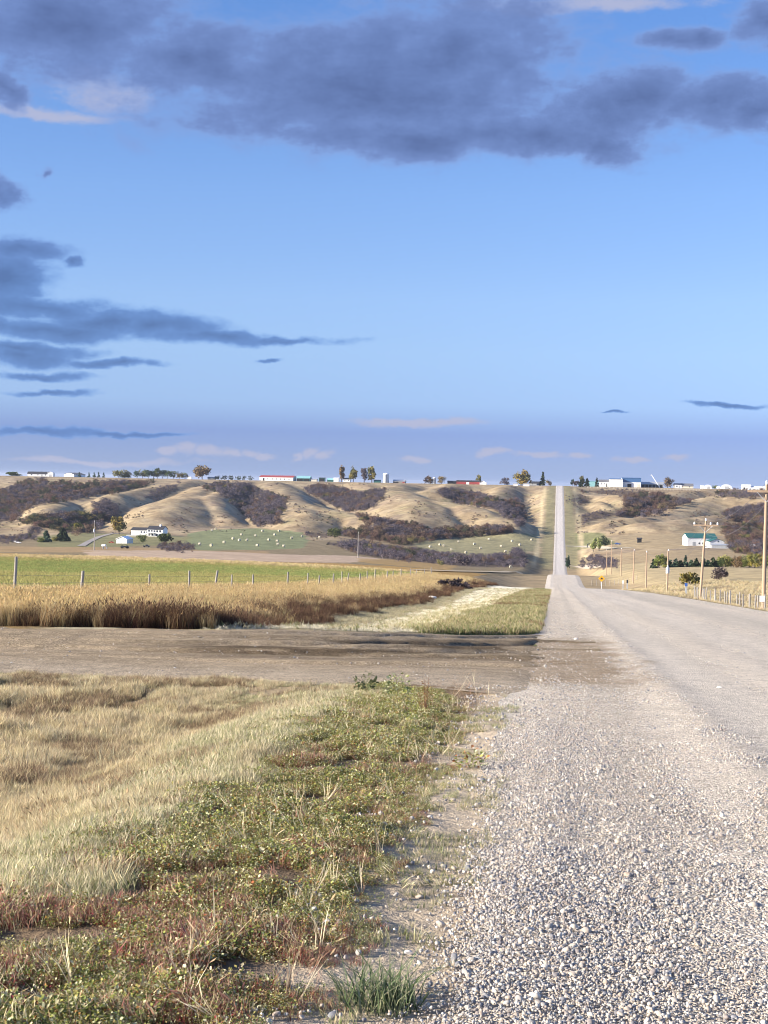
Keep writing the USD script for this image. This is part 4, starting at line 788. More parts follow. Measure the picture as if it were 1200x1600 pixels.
def building(name, label, cat, px0, px1, h_px, r_px, D, wall, roof, Y=YS, axis='x', yaw=0, py=None, openings=(), group=None, ridge_extra=None, over=.35):
    c = at((px0+px1)/2, py or 755, Y)
    if py is not None:
        c = cast(np.array([(px0+px1)/2]), np.array([float(py)]), 300)[0]
    c[2] = G0(c[0], c[1]); s = c[1]/F; W = (px1-px0)*s; h, r = h_px*s, max(r_px*s, .12)
    t = thing(name, label, cat, c, yaw, group)
    w, rf = gable(W, D, h, r, axis, over)
    obj('wall', w, B[wall], t); obj('roof', rf, B[roof], t)
    for nm, u0, u1, v0, v1, mt in openings:       # fractions of the front wall
        obj(nm, box(-W/2+u0*W, -W/2+u1*W, -.06, .05, v0*h, v1*h), B[mt], t)
    return t, c, s, W, h, r
WIN = lambda u, v0=.45, v1=.8, w=.05: ('window', u-w/2, u+w/2, v0, v1, 'window_glass')
# farms along the far plateau, from the left
building('farm_house', 'low white house with dark roof at the far left of the skyline', 'house', 42, 76, 4.2, 3.2, 10, 'white_siding', 'dark_shingles', openings=[WIN(.2), WIN(.5), ('door', .66, .72, 0, .75, 'grey_metal'), WIN(.86)], yaw=6)
building('garage', 'tall white garage box beside the dark roofed skyline house', 'garage', 74, 83, 6.0, 1.6, 7, 'white_siding', 'white_paint', Y=YS-14, openings=[('door', .25, .75, 0, .6, 'grey_metal')], axis='y')
building('shed', 'white gabled machine shed alone on the left skyline', 'shed', 97, 118, 4.2, 2.6, 20, 'white_siding', 'grey_shingles', axis='y', yaw=-24, openings=[('door', .3, .7, 0, .8, 'white_paint')])
building('shed', 'tiny white hut below the shelterbelt on the skyline', 'shed', 293, 299, 3.0, 1.4, 4, 'white_siding', 'white_paint', axis='y', Y=YS-20)
building('shed', 'small grey hut right of the russet skyline tree', 'shed', 324, 336, 2.4, 1.6, 6, 'cream', 'grey_metal')
building('livestock_barn', 'long white barn with red roof on the skyline', 'barn', 404, 459, 5.6, 2.6, 14, 'white_siding', 'red_metal', yaw=-5, openings=[('door', .10, .15, 0, .7, 'dark_opening')]+[WIN(u, .3, .7, .03) for u in (.25, .38, .5, .62, .75, .88)])
building('machine_shed', 'open fronted dark shed with pale green roof on the skyline', 'shed', 463, 484, 4.8, 3.4, 14, 'green_metal', 'teal_metal', openings=[('door', .03, .48, .05, .86, 'dark_opening'), ('door', .52, .97, .05, .86, 'dark_opening')])
building('shed', 'small cream shed between the two dark skyline sheds', 'shed', 486, 495, 2.8, 1.2, 6, 'cream', 'grey_metal')
building('machine_shed', 'square dark green box shed on the skyline', 'shed', 498, 507, 5.6, .5, 8, 'green_metal', 'dark_shingles', openings=[('door', .1, .9, 0, .85, 'dark_opening')])
building('shed', 'small pale green roofed shed right of the box shed', 'shed', 511, 521, 3.0, 2.6, 8, 'green_metal', 'teal_metal')
building('shed', 'white shed at the foot of the rusty poplar', 'shed', 521, 529, 5.2, 1.2, 8, 'white_siding', 'white_paint')
building('farm_house', 'white house between the rusty and olive poplars', 'house', 536, 547, 4.4, 2.0, 9, 'white_siding', 'grey_shingles', openings=[WIN(.25, w=.12), WIN(.75, w=.12)])
building('shed', 'low green shed right of the four poplars', 'shed', 584, 594, 2.0, 2.2, 8, 'green_metal', 'green_metal')
building('shed', 'low white roofed shed right of the fat silo', 'shed', 614, 633, 2.6, 2.4, 12, 'weathered_wood', 'galvanised', openings=[('door', .05, .45, 0, .8, 'dark_opening'), ('door', .78, .96, 0, .8, 'red_barn')])
building('shed', 'dark low shed left of the red skyline barn', 'shed', 699, 713, 3.2, 1.6, 10, 'dark_opening', 'dark_shingles')
building('red_barn', 'long red barn with dark roof on the skyline', 'barn', 713, 750, 4.2, 1.8, 12, 'red_barn', 'dark_shingles', openings=[('door', .42, .54, 0, .8, 'white_paint')])
building('shed', 'white gabled lean shed at the end of the red barn', 'shed', 749.5, 760, 2.6, 3.4, 9, 'white_siding', 'white_paint', Y=YS-5, axis='y')
building('shed', 'white hut at the foot of the big yellow tree', 'shed', 818, 827, 3.2, .8, 5, 'white_siding', 'grey_metal', Y=YS-85)
building('shed', 'tiny white hut left of the big yellow tree', 'shed', 802, 809, 2.8, .8, 5, 'white_siding', 'grey_metal', Y=YS-80)
building('farm_house', 'dark bungalow between big yellow tree and left spruce', 'house', 828, 845, 3.6, 2.6, 9, 'grey_metal', 'dark_shingles', Y=YS-45, openings=[WIN(.25), WIN(.7)])
building('shed', 'teal shed between two spruces right of the road top', 'shed', 920, 935, 7.6, 1.0, 10, 'teal_metal', 'teal_metal', Y=YS-40)
building('farm_house', 'white and grey house with flat dark roof beside the blue roofed hall', 'house', 936, 954, 7.6, 3.2, 12, 'white_siding', 'grey_shingles', Y=YS-40, openings=[WIN(.2), WIN(.45), ('door', .62, .72, 0, .7, 'dark_opening')])
building('hall', 'plain bright white hall joined to the blue roofed hall', 'hall', 953, 973, 12.2, .8, 18, 'white_siding', 'blue_metal', Y=YS-45)
building('hall', 'tall hall with deep blue fascia and white lower wall', 'hall', 972.5, 1001, 14.2, .5, 22, 'white_siding', 'blue_metal', Y=YS-40, openings=[('fascia', -.01, 1.01, .55, 1.02, 'blue_metal'), ('door', .28, .5, 0, .36, 'dark_opening'), ('door', .62, .72, 0, .36, 'white_paint'), ('door', .8, .95, 0, .36, 'cream')])
building('machine_shed', 'long grey open fronted shed below the leaning auger', 'shed', 1001, 1036, 5.6, 3.2, 14, 'grey_metal', 'galvanised', Y=YS-20, openings=[('door', .06+.155*i, .19+.155*i, .02, .8, 'dark_opening') for i in range(6)])
building('farm_house', 'low house with wide dark roof right of the grey brown tree', 'house', 1054, 1083, 3.6, 3.6, 10, 'cream', 'grey_shingles', Y=YS, openings=[WIN(.2), WIN(.42), WIN(.8)])
building('trailer', 'white caravan parked before the wide roofed house', 'trailer', 1055, 1065, 4.6, .3, 3, 'white_paint', 'white_paint', Y=YS-50, openings=[('window', .15, .4, .5, .8, 'window_glass'), ('door', .6, .72, .1, .85, 'grey_metal')])
building('shed', 'small white square hut between house and quonset huts', 'shed', 1095, 1100, 4.0, .6, 4, 'white_siding', 'white_paint', Y=YS-30)
building('shed', 'small white cottage at the right of the plateau', 'shed', 1160, 1173, 5.0, 2.2, 8, 'white_siding', 'white_paint', Y=YS-30, openings=[('door', .15, .35, 0, .6, 'dark_opening'), ('door', .6, .8, 0, .6, 'dark_opening')])
building('livestock_barn', 'long low white barn at the far right of the skyline', 'barn', 1173.5, 1197, 2.8, 2.2, 10, 'white_siding', 'white_paint', Y=YS-30)
def quonset(px0, px1, h_px, label, Y):
    c = at((px0+px1)/2, 762, Y); c[2] = G0(c[0], c[1]); s = Y/F; W = (px1-px0)*s; h = h_px*s
    t = thing('quonset_hut', label, 'shed', c); a = np.linspace(0, np.pi, 15)
    obj('shell', prism([(W/2*np.cos(q), h*np.sin(q)) for q in a]+[(-W/2, -.8), (W/2, -.8)], 0, 16, 'y'), B['white_paint'], t, smooth=30)
    obj('door', box(-W*.2, W*.2, -.06, .05, 0, h*.6), B['grey_metal'], t)
quonset(1102, 1112, 6.0, 'rounded white quonset hut nearest the white square hut', YS-30)
quonset(1121, 1126, 4.0, 'smallest white quonset hut beside the green bush', YS-28)
quonset(1128, 1144, 7.0, 'largest arched white quonset hut on the right skyline', YS-30)
def silo(px, w_px, h_px, label, Y=YS, dome=True):
    c = at(px, 752, Y); c[2] = G0(c[0], c[1]); s = Y/F; rr, h = w_px*s/2, h_px*s; t = thing('silo', label, 'silo', c)
    n = 24; a = np.arange(n)*2*np.pi/n; prof = [(rr, -.6)]
    for k in range(12): z0 = h*.86*k/12; prof += [(rr*1.0, z0+.02), (rr*1.02, z0+h*.035), (rr*1.0, z0+h*.065)]
    m = trimesh.creation.revolve(np.array([[0, -.6]]+prof+[[rr, h*.86], [0, h*.861]]), sections=24)
    obj('body', m, B['galvanised'], t, smooth=30)
    top = [(rr*1.06, h*.862)]+[(rr*1.06*np.cos(q), h*.862+h*.14*np.sin(q)) for q in np.linspace(.1, np.pi/2-.02, 6)]
    obj('roof', trimesh.creation.revolve(np.array([[0, h*.8625]]+top+[[0, h*1.002]]), sections=24), B['white_paint'], t, smooth=30)
    obj('ladder', box(-.25, .25, -rr*1.04-.12, -rr*1.04, .5, h*.85), B['grey_metal'], t)
silo(603, 9.5, 15.5, 'fat galvanised silo with white cap on the skyline')
silo(678.5, 5.2, 10, 'slim pale silo between brown skyline bushes')
# leaning grain auger
c = at(1031, 757, YS-30); c[2] = G0(c[0], c[1]); s = (YS-30)/F; t = thing('grain_auger', 'long pale grain auger leaning above the grey skyline shed', 'auger', c)
tip = (-13*s, 0, 20*s)
obj('tube', limb((0, 0, .4), tip, .42, .42, 10), B['white_paint'], t); obj('spout', limb(tip, (tip[0]-.7, 0, tip[2]-1.2), .38, .3, 8), B['grey_metal'], t)
obj('brace', limb((tip[0]*.5, 0, tip[2]*.5), (-4.5*s, 0, .4), .15, .15, 6), B['grey_metal'], t); obj('brace', limb((tip[0]*.25, 0, tip[2]*.25), (-4.5*s, 0, .4), .12, .12, 6), B['grey_metal'], t)
for q in (-1.2, 1.2): m = trimesh.creation.cylinder(.5, .3); m.apply_transform(trimesh.transformations.rotation_matrix(np.pi/2, [1, 0, 0])); m.apply_translation([-4.5*s, q, .3]); obj('wheel', m, B['black_rubber'], t)
# plateau fence right of the road top
t = thing('plateau_fence', 'pale board fence along the plateau rim below the blue roofed hall', 'fence', (0, 0, 0))
fx = np.arange(918, 1100, 5.0); FP = [at(q, 762, YS-110) for q in fx]
for p in FP: p[2] = G0(p[0], p[1]); obj('post', box(p[0]-.13, p[0]+.13, p[1]-.1, p[1]+.1, p[2]-.4, p[2]+1.7), B['cream'], t)
for a, b in zip(FP[:-1], FP[1:]):
    for q in (.7, 1.3): obj('rail', limb(a+[0, -.16, q], b+[0, -.16, q], .09, .09, 4), B['cream'], t)

# the farmyard on the left
SH = building('shed', 'white gabled shed in the yard before the farmhouse', 'shed', 180.5, 199, 6.6, 4.0, 9, 'white_siding', 'white_paint', axis='y', py=849, yaw=-7, openings=[('door', .18, .485, 0, .95, 'white_paint'), ('door', .515, .82, 0, .95, 'white_paint'), ('trim', .488, .512, 0, 1.2, 'grey_metal')])
p = cast(np.array([229.]), np.array([838.]), 300)[0]; s = p[1]/F; t = thing('farmhouse', 'long white farmhouse with dark roof below the bare farm hill', 'house', p, -4)
W = 56*s; h1, h2 = 7.5*s, 11.5*s; D = 10.0
w_, r_ = gable(31*s, D-1, h1, 3.6*s, 'x'); sh = np.array([-11.5*s, 1.0, 2.2*s]); obj('wall', (w_[0]+sh, w_[1]), B['white_siding'], t); obj('roof', (r_[0]+sh, r_[1]), B['dark_shingles'], t)
w_, r_ = gable(26*s, D, h2, 4.8*s, 'x'); sh2 = np.array([14*s, 0, 0]); obj('wall', (w_[0]+sh2, w_[1]), B['white_siding'], t); rf2 = obj('roof', (r_[0]+sh2, r_[1]), B['dark_shingles'], t)
obj('chimney', box(18*s, 20.5*s, 4, 5.6, h2+2*s, h2+7.6*s), B['white_paint'], rf2)
for u in (-24, -18.5): obj('garage_door', box(u*s, (u+4.6)*s, .92, 1.04, 2.2*s, 7.6*s), B['white_paint'], t)
for u in (-11, -6, -2): f = obj('window', box(u*s, (u+2.6)*s, .93, 1.03, 5.2*s, 8*s), B['window_glass'], t); obj('frame', join([box(u*s-.12, (u+2.6)*s+.12, .90, .96, 8*s, 8*s+.14), box(u*s-.12, (u+2.6)*s+.12, .90, .96, 5.2*s-.14, 5.2*s)]), B['white_paint'], f)
for u in (2.5, 7, 11.5, 16, 21): obj('window', box(u*s, (u+3.0)*s, -.07, .05, 6.8*s, 10.2*s), B['window_glass'], t)
for u in (3, 8, 15, 21): obj('window', box(u*s, (u+3.4)*s, -.07, .05, 1.0*s, 4.8*s), B['window_glass'], t)
obj('balcony', join([box(1.5*s, 13.5*s, -2.2, -.1, 5.5*s, 6.0*s)]+[box(q*s, q*s+.15, -2.2, -2.05, 0, 5.5*s) for q in (1.6, 7.4, 13.2)]), B['white_paint'], t)
obj('railing', join([box(1.5*s, 13.5*s, -2.2, -2.12, 7.7*s, 8.0*s)]+[box((1.6+.8*q)*s, (1.6+.8*q)*s+.06, -2.2, -2.13, 6.0*s, 7.7*s) for q in range(15)]), B['white_paint'], t)
obj('terrace', box(-33*s, -5*s, -1.5, 3, -1.5, 1.6*s), B['concrete'], t)
# the white barn on the right
p = cast(np.array([1097.]), np.array([853.]), 300)[0]; s = p[1]/F; t = thing('white_barn', 'white barn with green roof and gabled wing on the valley floor', 'barn', p, 12)
w_, r_ = gable(46*s, 11.5, 12.5*s, 6*s, 'x'); obj('wall', w_, B['white_siding'], t); obj('roof', r_, B['green_metal'], t)
w_, r_ = gable(23*s, 8, 7.6*s, 4.2*s, 'y'); sh = np.array([17*s, -8.2, 0]); obj('wall', (w_[0]+sh, w_[1]), B['white_siding'], t, label='gabled white wing'); obj('roof', (r_[0]+sh, r_[1]), B['green_metal'], t)
for u in (-5.5, 0): obj('window', box(u*s, (u+2.4)*s, -.07, .05, 2.6*s, 5.2*s), B['window_glass'], t)
obj('window', box(18*s, 20*s, -8.28, -8.18, 7*s, 8.6*s), B['window_glass'], t); obj('door', box(-15*s, -10.5*s, -.07, .05, 0, 6*s), B['grey_metal'], t)
building('lean_to', 'grey metal lean-to before the wing of the white barn', 'shed', 1112, 1138, 5.4, 1.0, 6, 'grey_metal', 'galvanised', py=857, openings=[('panel', .02+.12*i, .125+.12*i, .05, .96, 'galvanised') for i in range(8)])
building('shelter', 'small dark cattle shelter alone on the stubble', 'shelter', 996, 1002.5, 6, 1.2, 4, 'dark_opening', 'dark_shingles', py=848)
building('shed', 'tiny teal hut beyond the blue vehicle near the barn', 'shed', 1174, 1180, 3.4, 1.2, 3, 'teal_metal', 'grey_metal', py=856)
t = thing('gate_arch', 'dark arched gate frame beside the pale valley track', 'gate', cast(np.array([920.5]), np.array([855.]), 300)[0]); s = 1000/F; a = np.linspace(0, np.pi, 9); q = [(3.0*s*np.cos(k), 0, 3.2*s+2.4*s*np.sin(k)) for k in a]
obj('arch', join([limb(a_, b_, .32, .32, 6) for a_, b_ in zip(q[:-1], q[1:])]), B['dark_paint'], t)
for k in (-1, 1): obj('post', limb((k*3.0*s, 0, -.3), (k*3.0*s, 0, 3.25*s), .34, .32, 6), B['dark_paint'], t)

# vehicles, seen from the side
def vehicle(name, label, cat, px, py, w_px, paint, kind='car', yaw=0):
    p = cast(np.array([float(px)]), np.array([float(py)]), 300)[0]; s = p[1]/F; L = w_px*s; k = L/4.6
    t = thing(name, label, cat, p, yaw)
    if kind == 'car': prof = [(-2.3, .35), (2.3, .35), (2.3, .8), (1.4, .95), (.9, 1.0), (-1.7, 1.0), (-2.25, .9)]; cab = [(-1.7, 1.0), (.9, 1.0), (.35, 1.48), (-1.2, 1.5)]
    elif kind == 'pickup': prof = [(-2.3, .45), (2.3, .45), (2.3, .95), (1.35, 1.1), (-2.3, 1.1)]; cab = [(-.5, 1.1), (1.3, 1.1), (.75, 1.75), (-.4, 1.78)]
    else: prof = [(-2.3, .5), (2.3, .5), (2.3, 2.2), (-2.3, 2.2)]; cab = [(1.2, 1.3), (2.25, 1.3), (2.25, 2.0), (1.2, 2.0)]
    wd = .9
    obj('body', prism([(u*k, z*k) for u, z in prof], -wd*k, wd*k, 'y'), B[paint], t)
    if kind == 'trailer': obj('window', prism([(u*k, z*k) for u, z in cab], -wd*k-.03, wd*k+.03, 'y'), B['window_glass'], t)
    else:
        obj('cabin', prism([(u*k, z*k) for u, z in cab], -wd*k*.9, wd*k*.9, 'y'), B[paint], t)
        z0, z1 = cab[0][1]+.06, cab[2][1]-.08
        obj('window', prism([((cab[0][0]+.35)*k, z0*k), ((cab[1][0]-.25)*k, z0*k), ((cab[2][0]-.05)*k, z1*k), ((cab[3][0]+.1)*k, z1*k)], -wd*k*.9-.02, wd*k*.9+.02, 'y'), B['window_glass'], t)
    for u in (-1.45, 1.45):
        for v in (-1, 1):
            m = trimesh.creation.cylinder(.36*k, .22*k, sections=14); m.apply_transform(trimesh.transformations.rotation_matrix(np.pi/2, [1, 0, 0])); m.apply_translation([u*k, v*(wd-.1)*k, .36*k]); obj('wheel', m, B['black_rubber'], t)
    return t
vehicle('pickup_truck', 'dark pickup parked in the yard below the round green trees', 'truck', 229, 855, 11, 'dark_paint', 'pickup', 8)
vehicle('pickup_truck', 'small red truck beside the white yard shed', 'truck', 174, 848.5, 8, 'red_paint', 'pickup')
vehicle('parked_car', 'white car parked before the white barn', 'car', 1104, 857, 11, 'white_paint', 'car', -6)
vehicle('parked_van', 'blue van beside the grey lean-to', 'van', 1146, 856, 10, 'blue_paint', 'trailer')
vehicle('parked_car', 'blue car at the foot of the slope beyond the valley road', 'car', 965, 851, 9, 'blue_paint', 'car')
vehicle('parked_car', 'white car in the left pasture below the spruces', 'car', 29, 849, 8, 'white_paint', 'car')
vehicle('parked_van', 'white van half hidden beyond the left pasture car', 'van', 23, 847.5, 5, 'white_paint', 'trailer')
p = cast(np.array([195.]), np.array([857.]), 300)[0]; s = p[1]/F; t = thing('harrow', 'dark folded farm implement lying in front of the yard shed', 'implement', p)
obj('frame', join([box(-6.5*s, 6.5*s, -.3, .3, .6, 1.0), box(-1*s, -.5*s, -2.5, 2.5, .6, .95), box(3*s, 3.5*s, -1.5, 1.5, .6, .95)]), B['dark_paint'], t)
for u in (-4.5, 4): m = trimesh.creation.cylinder(.65, .35, sections=16); m.apply_transform(trimesh.transformations.rotation_matrix(np.pi/2, [1, 0, 0])); m.apply_translation([u*s, 0, .6]); obj('wheel', m, B['black_rubber'], t)
for u in np.arange(-6, 6.5, 1.5): obj('tine', limb((u*s, 0, .8), (u*s+.5, 0, 0), .09, .05, 5), B['dark_paint'], t)
p = cast(np.array([164.]), np.array([857.5]), 300)[0]; t = thing('fuel_tank', 'small round white tank on a stand in the farmyard', 'tank', p)
m = trimesh.creation.capsule(.9, .5); m.apply_transform(trimesh.transformations.rotation_matrix(np.pi/2, [0, 1, 0])); m.apply_translation([-.45, 0, 1.3]); obj('tank', m, B['white_paint'], t, smooth=30); obj('stand', join([box(-.8, -.65, -.5, .5, -.3, .9), box(.65, .8, -.5, .5, -.3, .9)]), B['grey_metal'], t)

# round bales: one built, the rest copies of it
prof = [(0, -.7), (.70, -.7), (.76, -.64), (.78, -.3), (.775, 0), (.78, .3), (.76, .64), (.70, .7), (0, .7)]
bale_mesh = trimesh.creation.revolve(np.array(prof), sections=22); bale_mesh.apply_transform(trimesh.transformations.rotation_matrix(np.pi/2, [1, 0, 0])); bale_mesh.apply_translation([0, 0, .74])
first = [None]
def bale(px, py, label, group, k=1.0):
    p = cast(np.array([float(px)]), np.array([float(py)]), 300)[0]
    if np.isnan(p[0]): return
    if first[0] is None:
        t = thing('hay_bale', label, 'hay bale', p, rng.uniform(0, 180), group); obj('straw', bale_mesh, B['straw'], t, smooth=40)
        obj('twine', join([(np.array(m.vertices), np.array(m.faces)) for m in (lambda q: [trimesh.creation.annulus(.775, .79, .03, transform=trimesh.transformations.translation_matrix([0, 0, .74]) @ trimesh.transformations.rotation_matrix(np.pi/2, [1, 0, 0]) @ trimesh.transformations.translation_matrix([0, 0, z])) for z in q])((-.45, -.15, .15, .45))]), B['white_paint'], t); first[0] = t
    else:
        x = UsdGeom.Xform.Define(stage, numbered('/World', 'hay_bale')); x.GetPrim().GetReferences().AddInternalReference(first[0].GetPath()); x.GetPrim().SetInstanceable(True)
        ops = {o.GetOpName(): o for o in UsdGeom.Xformable(x).GetOrderedXformOps()}
        ops['xformOp:translate'].Set(Gf.Vec3d(*map(float, p))); ops['xformOp:rotateZ'].Set(float(rng.uniform(0, 180))); tag(x, label, 'hay bale', group)
GB = sorted([(331, 830.5), (336.5, 828), (399, 838.5), (429, 837), (472, 839.5), (499, 841), (364, 843), (374, 845.5), (386, 845.5), (433, 847), (434, 852), (443, 855), (402, 854), (312, 852), (330, 854), (377, 837), (350, 849), (420, 845), (456, 842), (410, 831), (436, 831)])
for q in GB:
    n_b = GB.index(q); bale(q[0], q[1], f'round bale on the green hay field, {ORD[n_b]} counting rightwards from the farmhouse', 'bales on the green hay field')
TB = sorted([(687, 852.5), (693, 854), (672, 856), (705, 860), (728, 865), (741, 851.5), (751, 858), (783, 855), (812, 852.5), (790, 863), (764, 844), (716, 848), (800, 847), (830, 845)])
for q in TB:
    n_b = TB.index(q); bale(q[0], q[1], f'round bale on the tan stubble, {ORD[n_b]} counting rightwards towards the far road', 'bales on the tan stubble field')
bale(798, 888, 'single round bale on the dry ground before the creek brush', None)

# lanes and tracks
M_TRACK = soil_material('pale_track', .6, .3, (.85, 1.15))
def ribbon(name, pixels, width, col, lo=300, **kw):
    q = np.array(pixels, float); u = np.linspace(0, len(q)-1, (len(q)-1)*30+1); px = np.interp(u, np.arange(len(q)), q[:, 0]); py = np.interp(u, np.arange(len(q)), q[:, 1])
    P = cast(px, py, lo); P = P[~np.isnan(P[:, 0])]; P[:, :2] = np.stack([gaussian_filter(P[:, k], 3, mode='nearest') for k in (0, 1)], 1)
    d = np.gradient(P[:, :2], axis=0); d /= np.linalg.norm(d, axis=1, keepdims=True)+1e-9; n = np.stack([-d[:, 1], d[:, 0]], 1); k = np.linspace(-.5, .5, 5)
    V = P[:, None, :2]+n[:, None]*k[None, :, None]*width; V = V.reshape(-1, 2); z = G0(V[:, 0], V[:, 1])+.22
    m = (np.column_stack([V, z]), grid_faces(len(P), 5)); f = m[1]; v = m[0]; nz = np.cross(v[f[0, 1]]-v[f[0, 0]], v[f[0, 2]]-v[f[0, 0]])[2]
    obj(name, (v, f if nz > 0 else f[:, ::-1]), M_TRACK, smooth=True, color=np.tile(col, (len(v), 1)), kind='structure', **kw)
ribbon('farm_lane', [(126, 854), (140, 846), (155, 839), (172, 834.5), (196, 833)], 4.0, (.31, .285, .26))
ribbon('field_track', [(640, 891), (700, 893), (760, 894), (815, 895)], 3.0, (.46, .38, .26))
ribbon('valley_track', [(884, 853.5), (905, 854), (930, 855), (960, 857), (990, 856)], 4.0, (.42, .38, .30))
ribbon('valley_track', [(882, 884), (910, 886), (950, 884)], 3.5, (.42, .36, .28))

# ------------------------------------------------------------------ power poles
M_POLE = plain('pole_wood', (.40, .29, .20), .95, .22, 3.0, stretch=(3, 3, .15))
M_GREYPOLE = plain('grey_pole_wood', (.34, .31, .28), .95, .22, 3.0, stretch=(3, 3, .15))
M_CERAMIC = plain('white_ceramic', (.85, .85, .86), .25, .03, 3)
M_WIRE = plain('wire', (.16, .16, .17), .6, .1, 3)
M_ZINC = plain('zinc', (.52, .54, .57), .45, .1, 3, .3)
def insulator(at_): 
    m = trimesh.creation.revolve(np.array([(0, 0), (.07, 0), (.13, .06), (.07, .10), (.14, .16), (.07, .20), (.10, .26), (.05, .32), (0, .33)])*.95, sections=12); m.apply_translation(at_); return m
POLE_H = 9.0
def pole(px, py_top, Y, label, lean=0.0, arms=False, transformer=False, X=None, mat=None, H=POLE_H, group=None, sign=False):
    p = at(px, py_top, Y); g = G0(p[0], p[1]); top = p[2]; base = np.array([p[0]-lean*H, Y, g]); H_ = max(top-g, 6.0)
    t = thing('power_pole', label, 'power pole', base, group=group); L = np.array([lean*H, 0, 0]); mt = mat or M_POLE
    n = 14; pr = [(0, -.8), (.165, -.8), (.15, H_*.4), (.11, H_), (0, H_)]
    m = trimesh.creation.revolve(np.array(pr), sections=n); m.vertices[:, 0] += lean*np.maximum(m.vertices[:, 2], -.8); obj('shaft', m, mt, t, smooth=40)
    if arms:
        ca = obj('crossarm', box(L[0]-1.45, L[0]+1.45, -.22, -.11, H_-.62, H_-.44), mt, t)
        for sx in (-1, 1): obj('brace', limb((L[0]+sx*.75, -.25, H_-.6), (L[0]-lean*1.2, -.16, H_-1.35), .022, .022, 5), M_ZINC, ca)
        for u in (-1.35, .55, 1.35): obj('insulator', insulator([L[0]+u, -.165, H_-.44]), M_CERAMIC, ca)
    obj('insulator', insulator([L[0], 0, H_]), M_CERAMIC, t)
    if transformer:
        m = trimesh.creation.revolve(np.array([(0, 0), (.27, .02), (.29, .08), (.29, .85), (.25, .95), (0, 1.0)]), sections=18); m.apply_translation([lean*(H_-3.6)-.02, -.46, H_-3.6]); tf = obj('transformer', m, M_ZINC, t, smooth=40)
        obj('bushing', insulator([lean*(H_-2.6)-.02, -.46, H_-2.62]), M_CERAMIC, tf)
        obj('bracket', box(lean*H_*.65-.06, lean*H_*.65+.06, -.22, -.09, H_-3.3, H_-2.9), M_ZINC, tf)
    if sign: obj('tag_plate', box(-.30, .08, -.2, -.17, 1.1, 1.55), M_CERAMIC, t)
    return base+[0, 0, 0], np.array([p[0], Y, g+H_+.2])
tops = []
PP = [(1198, 757, 121, 'tall brown power pole nearest the camera at the picture edge', .006, True, False), (1103, 814, 186, 'leaning brown power pole with a white insulator crossarm', .055, True, False), (1044.5, 861, 251, 'power pole carrying a grey transformer can', .012, False, True),
      (1010.5, 863, 316, 'plain power pole next beyond the transformer pole', .0, False, False), (991, 860, 381, 'power pole second beyond the transformer pole', .01, False, False), (971, 858, 446, 'thin power pole third beyond the transformer pole', 0, False, False),
      (956, 846, 511, 'taller far power pole just right of the aspens', .004, False, False), (948, 860, 576, 'farthest small power pole of the roadside line', 0, False, False)]
for k, (px, py, Y, lb, ln, ar, tr) in enumerate(PP): tops.append(pole(px, py, Y, lb, ln, ar, tr, group='power poles along the gravel road', sign=(k == 0))[1])
_, ta = pole(148, 815, 505, 'grey power pole standing in front of the white yard shed', .004, False, True, mat=M_GREYPOLE)
_, tb = pole(560, 832, 690, 'pale lone power pole before the creek brush', 0, False, False, mat=M_GREYPOLE)
def wire(a, b, sag, r=.011):
    u = np.linspace(0, 1, 13)[:, None]; P = a*(1-u)+b*u; P[:, 2] -= sag*4*(u*(1-u))[:, 0]; return join([limb(p, q, r, r, 4) for p, q in zip(P[:-1], P[1:])])
obj('power_line', join([wire(a, b, 1.1) for a, b in zip(tops[:-1], tops[1:])]), M_WIRE, label='thin overhead conductor strung along the tops of the roadside poles', cat='power line')
obj('power_line', join([wire(a-[0, 0, 1.7], b-[0, 0, 1.7], 1.2) for a, b in zip(tops[:-1], tops[1:])]), M_WIRE, label='lower neutral wire strung under the roadside conductor', cat='power line')
obj('power_line', wire(tops[1]+[1.35, 0, -.5], at(1262, 795, 420.), 2.2), M_WIRE, label='side wire running from the leaning pole towards the deep coulee', cat='power line')

# ------------------------------------------------------------------ fences
M_POST = plain('weathered_post', (.33, .30, .27), .95, .25, 4, stretch=(2, 2, .3))
t = thing('wire_fence', 'weathered post and wire fence along the green field', 'fence', (0, 0, 0))
fy = [55, 66, 77, 89, 99.5, 108, 112, 122, 138, 147, 157, 166, 172, 179, 188, 197, 207, 218, 229, 241, 254, 268, 283, 299]
TOPS = []
for k, Y in enumerate(fy):
    X = -24.1+.25*math.sin(k*2.3); g = G0(X, Y); h = 1.45+.18*math.sin(k*1.7); h = 2.0 if Y == 66 else h; r0 = .06+.012*(k % 3); lx = [.02, .05, .10, .03, .0, .18, .02, -.03][k % 8]
    m = trimesh.creation.revolve(np.array([(0, -.4), (r0, -.4), (r0*.95, h-.02), (r0*.8, h), (0, h+.005)]), sections=10); m.vertices[:, 0] += lx*np.maximum(m.vertices[:, 2], 0); m.apply_translation([X, Y, g])
    obj('post', m, M_POST, t, smooth=40); TOPS.append(np.array([X, Y, g]))
for q in (.45, .8, 1.15): obj('wire', join([limb(a+[.1, 0, q], b+[.1, 0, q], .006, .006, 4) for a, b in zip(TOPS[:-1], TOPS[1:])]), M_WIRE, t)
t = thing('wire_fence', 'close set post fence beyond the road on the dry right bank', 'fence', (0, 0, 0))
TOPS = []
